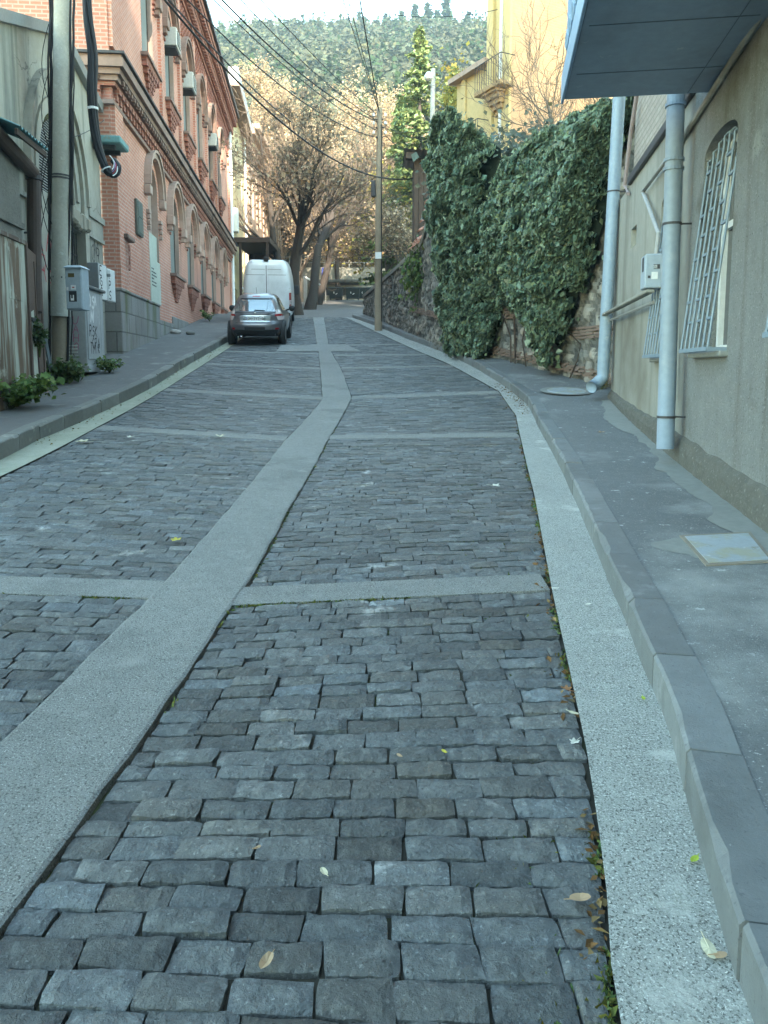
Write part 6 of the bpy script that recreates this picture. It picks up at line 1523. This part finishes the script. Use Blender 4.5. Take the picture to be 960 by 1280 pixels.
# undergrowth behind the stone wall and above the retaining wall
def brush(name, boxes, n, size, mat, seed, label, warm=.15):
    rng = np.random.default_rng(seed); pts = []
    for (x0, x1, y0, y1, z0, z1) in boxes:
        q = rng.random((n // len(boxes), 3)); q = q * (x1 - x0, y1 - y0, z1 - z0) + (x0, y0, z0)
        keep = np.array([mnoise.noise(Vector(p * .55)) > -.1 for p in q]); pts.append(q[keep])
    pts = np.vstack(pts); mb = MB(); leaves(mb, pts, np.tile((0, -.5, .5), (len(pts), 1)), size, rng, tones(rng, len(pts), .35, warm)); tag(mb.build(name, mat), label, None, None, 'stuff')
brush('undergrowth', [(-22, 12, 80.5, 90, 12, 18.), (-14, 8, 88, 102, 16, 25)], 15000, .42, leafmat('brown_brush', (.13, .105, .075), .2, .8, .1), 71, 'brown undergrowth on the slope above the far retaining wall')
brush('wall_undergrowth', [(1.6, 8, 27, 46, 5.3, 7.0)], 6000, .16, leafmat('brown_brush_near', (.14, .11, .07), .2, .8, .1), 72, 'dry brown undergrowth on top of the stone wall')
iv = np.random.default_rng(73); q = iv.normal(0, 1, (4200, 3)) * (1.0, .8, .55); hm = MB(); c = P(660, 190, 21.5); c0 = np.array((c[0], 21.5, 6.7))
hn = thing('hedge', (c[0], 21.5, 6), 'grey green leafy shrub on top of the wall between the two ivy masses', 'shrub'); leaves(hm, q + c0, np.tile((-.3, -.6, .4), (4200, 1)), .13, iv, tones(iv, 4200)); hm.build('foliage', leafmat('shrub_leaf', (.085, .105, .08), .25, .6), hn)
q = P(588, 118, 30.5); gf2 = thing('balcony_plant', q, 'bright yellow green plant hanging at the edge of the ochre house', 'plant'); q2 = iv.normal(0, 1, (700, 3)) * (.45, .5, .6); mb = MB(); leaves(mb, q2 + P(575, 118, 36), np.tile((-.5, -.5, .4), (700, 1)), .16, iv, tones(iv, 700)); mb.build('foliage', m_yelf, gf2)
gf2.location = tuple(P(575, 118, 36)); 
for ch in kids(gf2): ch.location = tuple(np.array(q) - P(575, 118, 36))

# ================================================================== WIRES
def wire(a, b, sag, r=.012, label='', name='overhead_wire', n=24):
    a, b = np.array(a, float), np.array(b, float); t_ = np.linspace(0, 1, n)[:, None]; p = a * (1 - t_) + b * t_; p[:, 2] -= 4 * sag * (t_[:, 0] * (1 - t_[:, 0]))
    mb = MB(); mb.tube(p, r, 5); return tag(mb.build(name, m_cable), label, 'wire', 'overhead wires of the street')
def wpx(u0, v0, d0, u1, v1, d1, sag, r, lab):
    wire(P(u0, v0, d0), P(u1, v1, d1), sag, r, lab)
WL = 'thin black overhead wire strung from the concrete pole to the wooden pole'
for (z0, u1, v1, sag, r) in ((12.0, 470, 142, .35, .014), (11.6, 470, 150, .55, .014), (11.2, 471, 152, .75, .022), (10.9, 471, 163, .6, .014), (10.5, 472, 172, .9, .018)):
    wire(pp_(z0), P(u1, v1, 30.55), sag, r, WL)
HW = 'heavy black overhead cable dipping from the concrete pole into the bare trees'
wire(pp_(10.4), P(560, 205, 33), 2.4, .026, 'heavy black overhead cable dipping from the concrete pole to the lamp post'); wire(pp_(10.2), P(415, 180, 60), .9, .026, HW)
VW = 'thin wire running from the wooden pole up over the street towards the viewer'
for (x, y, z, r) in ((-5.2, -12, 14.4, .012), (-4.4, -12, 14.2, .012), (-2.6, -12, 13.6, .02)): wire(P(474, 140, 30.55), (x, y, z), .3, r, VW)
wpx(413, -1, 32, 622, 12, 31.5, .45, .014, 'high thin wire crossing the sky between the brick house and the ochre house')
WW = 'pale thin wire between the wooden pole and the lamp post'
for v0, v1, sag in ((150, 168, .35), (160, 175, .6), (158, 160, .2)): wpx(475, v0, 30.6, 540, v1, 33, sag, .012, WW)
wpx(474, 235, 30.6, 400, 245, 47, .2, .012, 'thin wire from the middle of the wooden pole into the street trees')
FW = 'faint pale wire low across the far end of the street'
wpx(380, 300, 55, 520, 315, 29, .2, .012, FW); wpx(385, 315, 55, 518, 316, 29, .35, .012, FW)
wpx(300, 280, 50, 345, 305, 50, .2, .014, 'thin wire sagging along the cream house front')
wpx(60, 175, 14.5, 130, 150, 18, .12, .008, 'thin wire across the stucco arch beside the concrete pole')
# ================================================================== SMALL THINGS ON THE GROUND
rl = np.random.default_rng(91)
# plants at the foot of the gate and pole
def plant(name, label, c, spread, n, size, col, seed, stems=14):
    rng = np.random.default_rng(seed); r = thing(name, c, label, 'plant'); c = np.asarray(c, float)
    mb = MB(); pts = []
    st = MB()
    for k in range(stems):
        a = rng.uniform(0, 6.28); l = rng.uniform(.5, 1); e = c + np.array((math.cos(a) * spread[0] * l, math.sin(a) * spread[1] * l, spread[2] * rng.uniform(.4, 1.)))
        m_ = (c + e) / 2 + np.array((0, 0, spread[2] * .35)); p = np.array([c + (e - c) * .02, m_, e]); st.tube(p, [.008, .006, .003], 4)
        for t_ in rng.uniform(.25, 1, n // stems): pts.append((1 - t_) ** 2 * p[0] + 2 * t_ * (1 - t_) * p[1] + t_ ** 2 * p[2] + rng.normal(0, size * .6, 3))
    pts = np.array(pts); leaves(mb, pts, np.tile((.2, -.4, .8), (len(pts), 1)), size, rng, tones(rng, len(pts), .3, .1)); mb.build('foliage', leafmat('weed_leaf_' + name + str(seed), col, .35, .5), r); st.build('stem', leafmat('weed_stem' + str(seed), (.08, .1, .04), 0, .8, .1, False), r)
    return r
c = G(14, 512, .2); plant('bramble_bush', 'leafy green bramble bush at the foot of the old gate', c, (.75, .5, .5), 1500, .085, (.12, .19, .045), 201, 40)
c = G(82, 480, .2); plant('bramble_bush', 'dark green low bush growing around the foot of the concrete pole', c, (.5, .35, .42), 1000, .08, (.075, .125, .04), 202, 30)
c = LF(S(13.0), .22, 1.7); plant('climbing_weed', 'thin climbing weed hanging down the rusty gate leaf', LF(S(13.15), .24, 1.75), (.16, .12, .75), 260, .06, (.06, .10, .035), 203, 10)
for k, (u, v, lab, sc_) in enumerate(((137, 466, 'weeds at the foot of the brick house corner behind the cabinet', .3), (206, 412, 'weed tuft by the mossy stone base of the brick house', .3), (262, 402, 'weeds along the brick house near the parked car', .45))):
    plant('weed_clump', lab, G(u, v, .22), (sc_, sc_, sc_ * .9), 260, .07, (.11, .16, .05), 210 + k, 14)
c = G(752, 487, .18); plant('weed_clump', 'dry brown weed tuft behind the bent foot of the pale blue downpipe', c, (.12, .1, .14), 120, .035, (.16, .14, .06), 220, 10)
# loose stones on the old pavement
for k, (u, v, r_, lab) in enumerate(((220, 417, .19, 'pale flat loose stone on the pavement beside the brick house base'), (238, 418, .15, 'dark loose stone on the pavement, closer to the parked car'))):
    c = G(u, v, .22); mb = MB(); pr = []
    for i in range(7):
        for j in range(12):
            th = math.pi * i / 6; ph = j / 12 * 6.283; q = np.array((math.sin(th) * math.cos(ph), math.sin(th) * math.sin(ph), math.cos(th) * .55)); pr.append(c + q * r_ * (1 + .35 * mnoise.noise(Vector(q * 2 + k * 5))) + (0, 0, .04))
    mb.add(pr, [(i * 12 + j, i * 12 + (j + 1) % 12, (i + 1) * 12 + (j + 1) % 12, (i + 1) * 12 + j) for i in range(6) for j in range(12)])
    tag(mb.build('loose_stone', M('stone_%d' % k, (.36, .35, .33) if k == 0 else (.2, .2, .19), None, 8, .9, .4, 60), smooth=True, loc=c), lab, 'stone')
# inspection covers
m_gal = M('galvanised_cover', (.34, .39, .43), (.27, .32, .35), 3, .5, metal=.2, patches=[((.33, .34, .28), 3.1, .50, .58), ((.24, .24, .2), 9, .58, .66), ((.5, .53, .55), 14, .62, .7), ((.2, .15, .1), 22, .66, .72)])
cs = [G(u, v, .19) for u, v in ((856, 669), (935, 667), (962, 700), (886, 702))]
c = sum(cs) / 4; ic = thing('inspection_cover', c, 'rectangular pale metal inspection cover set in broken cement by the house wall', 'cover')
def pavz(x, y):
    a = (x - float(ev(E_IR, y))) / (rightline(y) - float(ev(E_IR, y))); return zrs(y) + .16 + .03 * a + .003 * mnoise.noise(Vector((x, y, 3.)) * 1.3)
def quad_slab(mb, q, z0, z1, m=0, grow=0.):
    q = [np.array(p) for p in q]; cc = sum(q) / 4; q = [cc + (p - cc) * (1 + grow) for p in q]
    mb.add([(p[0], p[1], pavz(p[0], p[1]) + z0) for p in q] + [(p[0], p[1], pavz(p[0], p[1]) + z1) for p in q], [(0, 1, 2, 3), (4, 5, 6, 7), (0, 1, 5, 4), (1, 2, 6, 5), (2, 3, 7, 6), (3, 0, 4, 7)], m)
mb = MB(); quad_slab(mb, cs, -.1, .012); mb.build('lid', m_gal, ic)
mb = MB(); quad_slab(mb, cs, -.1, .009, 0, .13); mb.build('rim', M('rusty_rim', (.24, .22, .18), (.15, .13, .11), 6, .8, .4, 60), ic)
mb = MB(); n = 26; ring = []
for i in range(n):
    a = i / n * 6.283; rr = (.30 + .05 * math.sin(3 * a) + .05 * rl.random()); q = c + np.array((math.cos(a) * rr * 1.25, math.sin(a) * rr * .95, 0)); ring.append((min(q[0], rightline(q[1]) - .02), q[1], pavz(q[0], q[1]) + .003))
mb.add([(c[0], c[1], pavz(c[0], c[1]) + .006)] + ring, [(0, 1 + i, 1 + (i + 1) % n) for i in range(n)]); mb.build('cement_bed', m_apron, ic)
c = G(708, 489, .185); mc = thing('manhole_cover', c, 'flat round pale manhole cover near the bent downpipe foot', 'cover')
mb = MB(); n = 28; mb.add([(c[0] + .36 * math.cos(a), c[1] + .36 * math.sin(a), zrs(c[1] + .36 * math.sin(a)) + .19) for a in np.arange(n) / n * 6.283] + [(c[0] + .34 * math.cos(a), c[1] + .34 * math.sin(a), zrs(c[1] + .34 * math.sin(a)) + .202) for a in np.arange(n) / n * 6.283], [tuple(range(n, 2 * n))] + [(i, (i + 1) % n, n + (i + 1) % n, n + i) for i in range(n)]); mb.build('lid', m_gal, mc)
mb = MB(); mb.add([(c[0] + .47 * math.cos(a), c[1] + .47 * math.sin(a), zrs(c[1] + .47 * math.sin(a)) + .196) for a in np.arange(n) / n * 6.283], [tuple(range(n))]); mb.build('ring', m_apron, mc)
# fallen leaves one can point at
def leafshape(mb, c, size, ang, curl, rng, lobed=False):
    pts = []; n = 22; R0 = []
    for i in range(n):
        a = i / n * 6.283
        r_ = (1 + .30 * math.cos(5 * a) + .12 * math.cos(3 * a + 1)) * .62 if lobed else 1 / math.sqrt((math.cos(a)) ** 2 + (math.sin(a) / .5) ** 2)
        x, y = r_ * math.cos(a) * size, r_ * math.sin(a) * size
        z = curl * size * (abs(y / size) * 1.2 + .5 * (x / size) ** 2) + rng.normal(0, .02) * size
        X, Y = x * math.cos(ang) - y * math.sin(ang), x * math.sin(ang) + y * math.cos(ang); pts.append((c[0] + X, c[1] + Y, c[2] + z + .006 + (zrs(c[1] + Y) - zrs(c[1]))))
    mb.add([(c[0], c[1], c[2] + .008)] + pts, [(0, 1 + i, 1 + (i + 1) % n) for i in range(n)])
    st = [(c[0], c[1], c[2] + .008), (c[0] - math.cos(ang) * size * 1.5, c[1] - math.sin(ang) * size * 1.5, c[2] + .012)]; mb.tube(st, .0015, 4)
LCOL = dict(pale=(.55, .52, .38), yellow=(.50, .45, .08), green=(.33, .42, .06), brown=(.23, .12, .06), tan=(.42, .30, .19), white=(.62, .62, .55))
lm = {k: leafmat('dry_leaf_' + k, v, .2, .7, .2, False) for k, v in LCOL.items()}
LV = [(886, 1188, .055, 'pale', 0, 0, 'pale yellow oval leaf lying on the light gutter beside a brown one', .01), (899, 1196, .035, 'tan', 0, 0, 'small tan leaf tucked against the pale oval leaf on the gutter', .01), (868, 1077, .032, 'green', 1, 0, 'bright lime green leaf against the kerb foot on the gutter', .01), (804, 875, .028, 'green', 1, 0, 'small lime green leaf on the gutter nearer the tile like kerb joint', .01),
      (718, 930, .045, 'white', 1, 1, 'whitish curled leaf at the edge of the setts and gutter', .015), (707, 864, .05, 'brown', 1.5, 1, 'dark red brown crumpled leaf at the gutter edge', .02), (717, 893, .035, 'pale', .4, 0, 'narrow pale leaf just below the crumpled red brown leaf', .015), (333, 1207, .045, 'tan', 1.6, 0, 'tan curled leaf stuck between setts low in the near paving', .015), (555, 941, .024, 'yellow', .5, 0, 'little yellow leaf lying in the middle of the near setts', .015), (499, 946, .024, 'tan', .3, 0, 'little orange tan leaf on the setts next to the little yellow leaf', .015),
      (725, 1127, .05, 'tan', 1.2, 0, 'pinkish tan leaf among moss at the gutter edge of the setts', .015), (619, 608, .085, 'white', .6, 1, 'pale leaf on the setts of the second bay from the viewer', .02), (102, 553, .13, 'pale', .8, 1, 'large pale curled leaf near the old kerb gutter', .02), (275, 546, .12, 'pale', .8, 1, 'large pale curled leaf on the setts by the long strip', .02), (163, 547, .09, 'white', .8, 1, 'smaller white leaf between the two large pale curled leaves', .02), (220, 676, .07, 'yellow', .6, 1, 'ochre leaf on the setts beside the long strip', .02),
      (322, 1062, .02, 'tan', .8, 0, 'tiny tan leaf caught in a joint of the near setts', .01), (405, 1093, .03, 'pale', 1.2, 0, 'pale curled sliver of leaf in a joint of the near setts', .015), (735, 757, .03, 'white', 1, 0, 'white scrap of leaf by the end of the near cross bar', .015), (693, 737, .03, 'white', 1, 0, 'white scrap of leaf above the end of the near cross bar', .02), (752, 541, .08, 'tan', .7, 1, 'dry tan leaf on the pavement near the downpipes', .2), (658, 497, .14, 'tan', .8, 1, 'heap edge tan leaf in the bend of the gutter', .02)]
for (u, v, sz, cn_, curl, lob, lab, h) in LV:
    hh = .195 if h == .2 else h; c = G(u, v, hh); mb = MB(); leafshape(mb, c, sz * (.62 if v > 700 else .8), rl.uniform(0, 6), .35 * curl, rl, bool(lob))
    tag(mb.build('fallen_leaf', lm[cn_], loc=c), lab, 'leaf', 'fallen leaves on the street')
# leaf litter and moss in the joints along the gutter
mb = MB(); pts = []; cc = []
for k in range(520):
    y = 1.6 + rl.random() ** 1.3 * 14; x = float(ev(E_GR, y)) - abs(rl.normal(0, .035)); 
    if mnoise.noise(Vector((y * 1.7, 0, 0))) > -.05: pts.append((x, y, zrs(y) + .004)); w_ = rl.random(); cc.append((.9, .6, .35) if w_ < .6 else (1.3, 1.1, .7))
for k in range(260):
    y = 12.6 + rl.random() * 3.4; x = float(ev(E_KR, y)) - abs(rl.normal(0, .12)); pts.append((x, y, zrs(y) + .015)); cc.append((1., .7, .4))
for k in range(240):
    y = 10 + rl.random() * 14; x = float(ev(E_KL, y)) + abs(rl.normal(0, .15)); pts.append((x, y, zrs(y) + .015)); cc.append((1.2, 1., .5))
pts = np.array(pts); leaves(mb, pts, np.tile((0, 0, 1.), (len(pts), 1)), .02, rl, np.array(cc) * rl.uniform(.6, 1.4, (len(pts), 1)), hang=0, elong=1.6); tag(mb.build('leaf_litter', leafmat('litter', (.14, .12, .09), .1, .8, .1)), 'brown leaf litter along the gutter edge', None, None, 'stuff')
mb = MB(); pts = []
for k in range(3800):
    y = 1.55 + rl.random() ** 1.5 * 10
    m_ = rl.random()
    if m_ < .40: x = float(ev(E_GR, y)) - abs(rl.normal(0, .02))
    elif m_ < .55: x = float(ev(E_SR, y)) + abs(rl.normal(0, .012))
    elif m_ < .70:
        ln = BR[0] if rl.random() < .6 else BL[0]; x = rl.uniform(-.85, 1.0) if ln is BR[0] else rl.uniform(-2.3, -1.4); y = ln[0] + ln[1] * x - abs(rl.normal(0, .012))
    else: x = rl.uniform(.2, .8) + .02 * y
    if mnoise.noise(Vector((x * 2.1, y * 2.1, 6))) > .05: pts.append((x, y, zrs(y) - .012 + (.01 if m_ < .7 else 0)))
pts = np.array(pts); leaves(mb, pts, rl.normal(0, .6, (len(pts), 3)) + (0, -.2, .4), .012, rl, tones(rl, len(pts), .3, .2), hang=-.4, elong=2.2); tag(mb.build('joint_moss', leafmat('moss', (.10, .125, .04), .2, .9, .05)), 'green moss and dry grass in the joints of the setts', None, None, 'stuff')
# ================================================================== LIGHT, AIR, CAMERA
w = bpy.data.worlds.new("World"); SC.world = w; w.use_nodes = True
t = w.node_tree; t.nodes.clear()
sky = t.nodes.new('ShaderNodeTexSky'); sky.sky_type = 'NISHITA'; sky.sun_disc = False
SUN_EL, SUN_D = rad(23), (.22, -.975)
sky.sun_elevation = SUN_EL; sky.sun_rotation = math.atan2(SUN_D[0], SUN_D[1]) % (2 * math.pi)
sky.air_density = 1.0; sky.dust_density = .3; sky.ozone_density = .2
bg = t.nodes.new('ShaderNodeBackground'); bg.inputs[1].default_value = SKY_STRENGTH
wo = t.nodes.new('ShaderNodeOutputWorld'); tint = mix(t, 1., sky.outputs[0], (.985, 1.03, .81), 'MULTIPLY'); t.links.new(tint, bg.inputs[0]); t.links.new(bg.outputs[0], wo.inputs[0])
sl = bpy.data.lights.new('sun', 'SUN'); sl.energy = SUN_STRENGTH; sl.angle = rad(.55); sl.color = (1, .85, .66)
so = bpy.data.objects.new('sun', sl); COL.objects.link(so)
dv = Vector((SUN_D[0] * math.cos(SUN_EL), SUN_D[1] * math.cos(SUN_EL), math.sin(SUN_EL)))
so.rotation_euler = dv.to_track_quat('Z', 'Y').to_euler(); so.location = (20, -40, 60)
if HAZE:
    hz = MB(); hz.box(-200, 200, -70, 440, -9, 176)
    m = bpy.data.materials.new('haze_air'); m.use_nodes = True; tt = m.node_tree; tt.nodes.clear()
    pvn = tt.nodes.new('ShaderNodeVolumePrincipled'); pvn.inputs['Density'].default_value = HAZE
    pvn.inputs['Color'].default_value = (.16, .235, .295, 1); pvn.inputs['Anisotropy'].default_value = .0
    oo = tt.nodes.new('ShaderNodeOutputMaterial'); tt.links.new(pvn.outputs[0], oo.inputs[1])
    tag(hz.build('haze', m), kind='stuff')
cd = bpy.data.cameras.new('camera'); cam = bpy.data.objects.new('camera', cd); COL.objects.link(cam)
cam.location = (0, 0, EYE); cam.rotation_euler = (rad(90) - PITCH, 0, 0)
cd.sensor_fit = 'VERTICAL'; cd.sensor_height = 36; cd.sensor_width = 27; cd.lens = 36 * FPX / 1280
cd.shift_y = (PY - 640) / 1280; cd.clip_start = .05; cd.clip_end = 2000
SC.camera = cam
SC.render.resolution_x, SC.render.resolution_y = 768, 1024
SC.view_settings.view_transform = 'Standard'; SC.view_settings.look = 'None'; SC.view_settings.gamma = 1; SC.view_settings.exposure = EXPOSURE
SC.view_settings.use_curve_mapping = False
SC.cycles.use_denoising = True
SC.cycles.max_bounces = 6; SC.cycles.diffuse_bounces = 3; SC.cycles.glossy_bounces = 2; SC.cycles.volume_bounces = 1; SC.cycles.transparent_max_bounces = 8
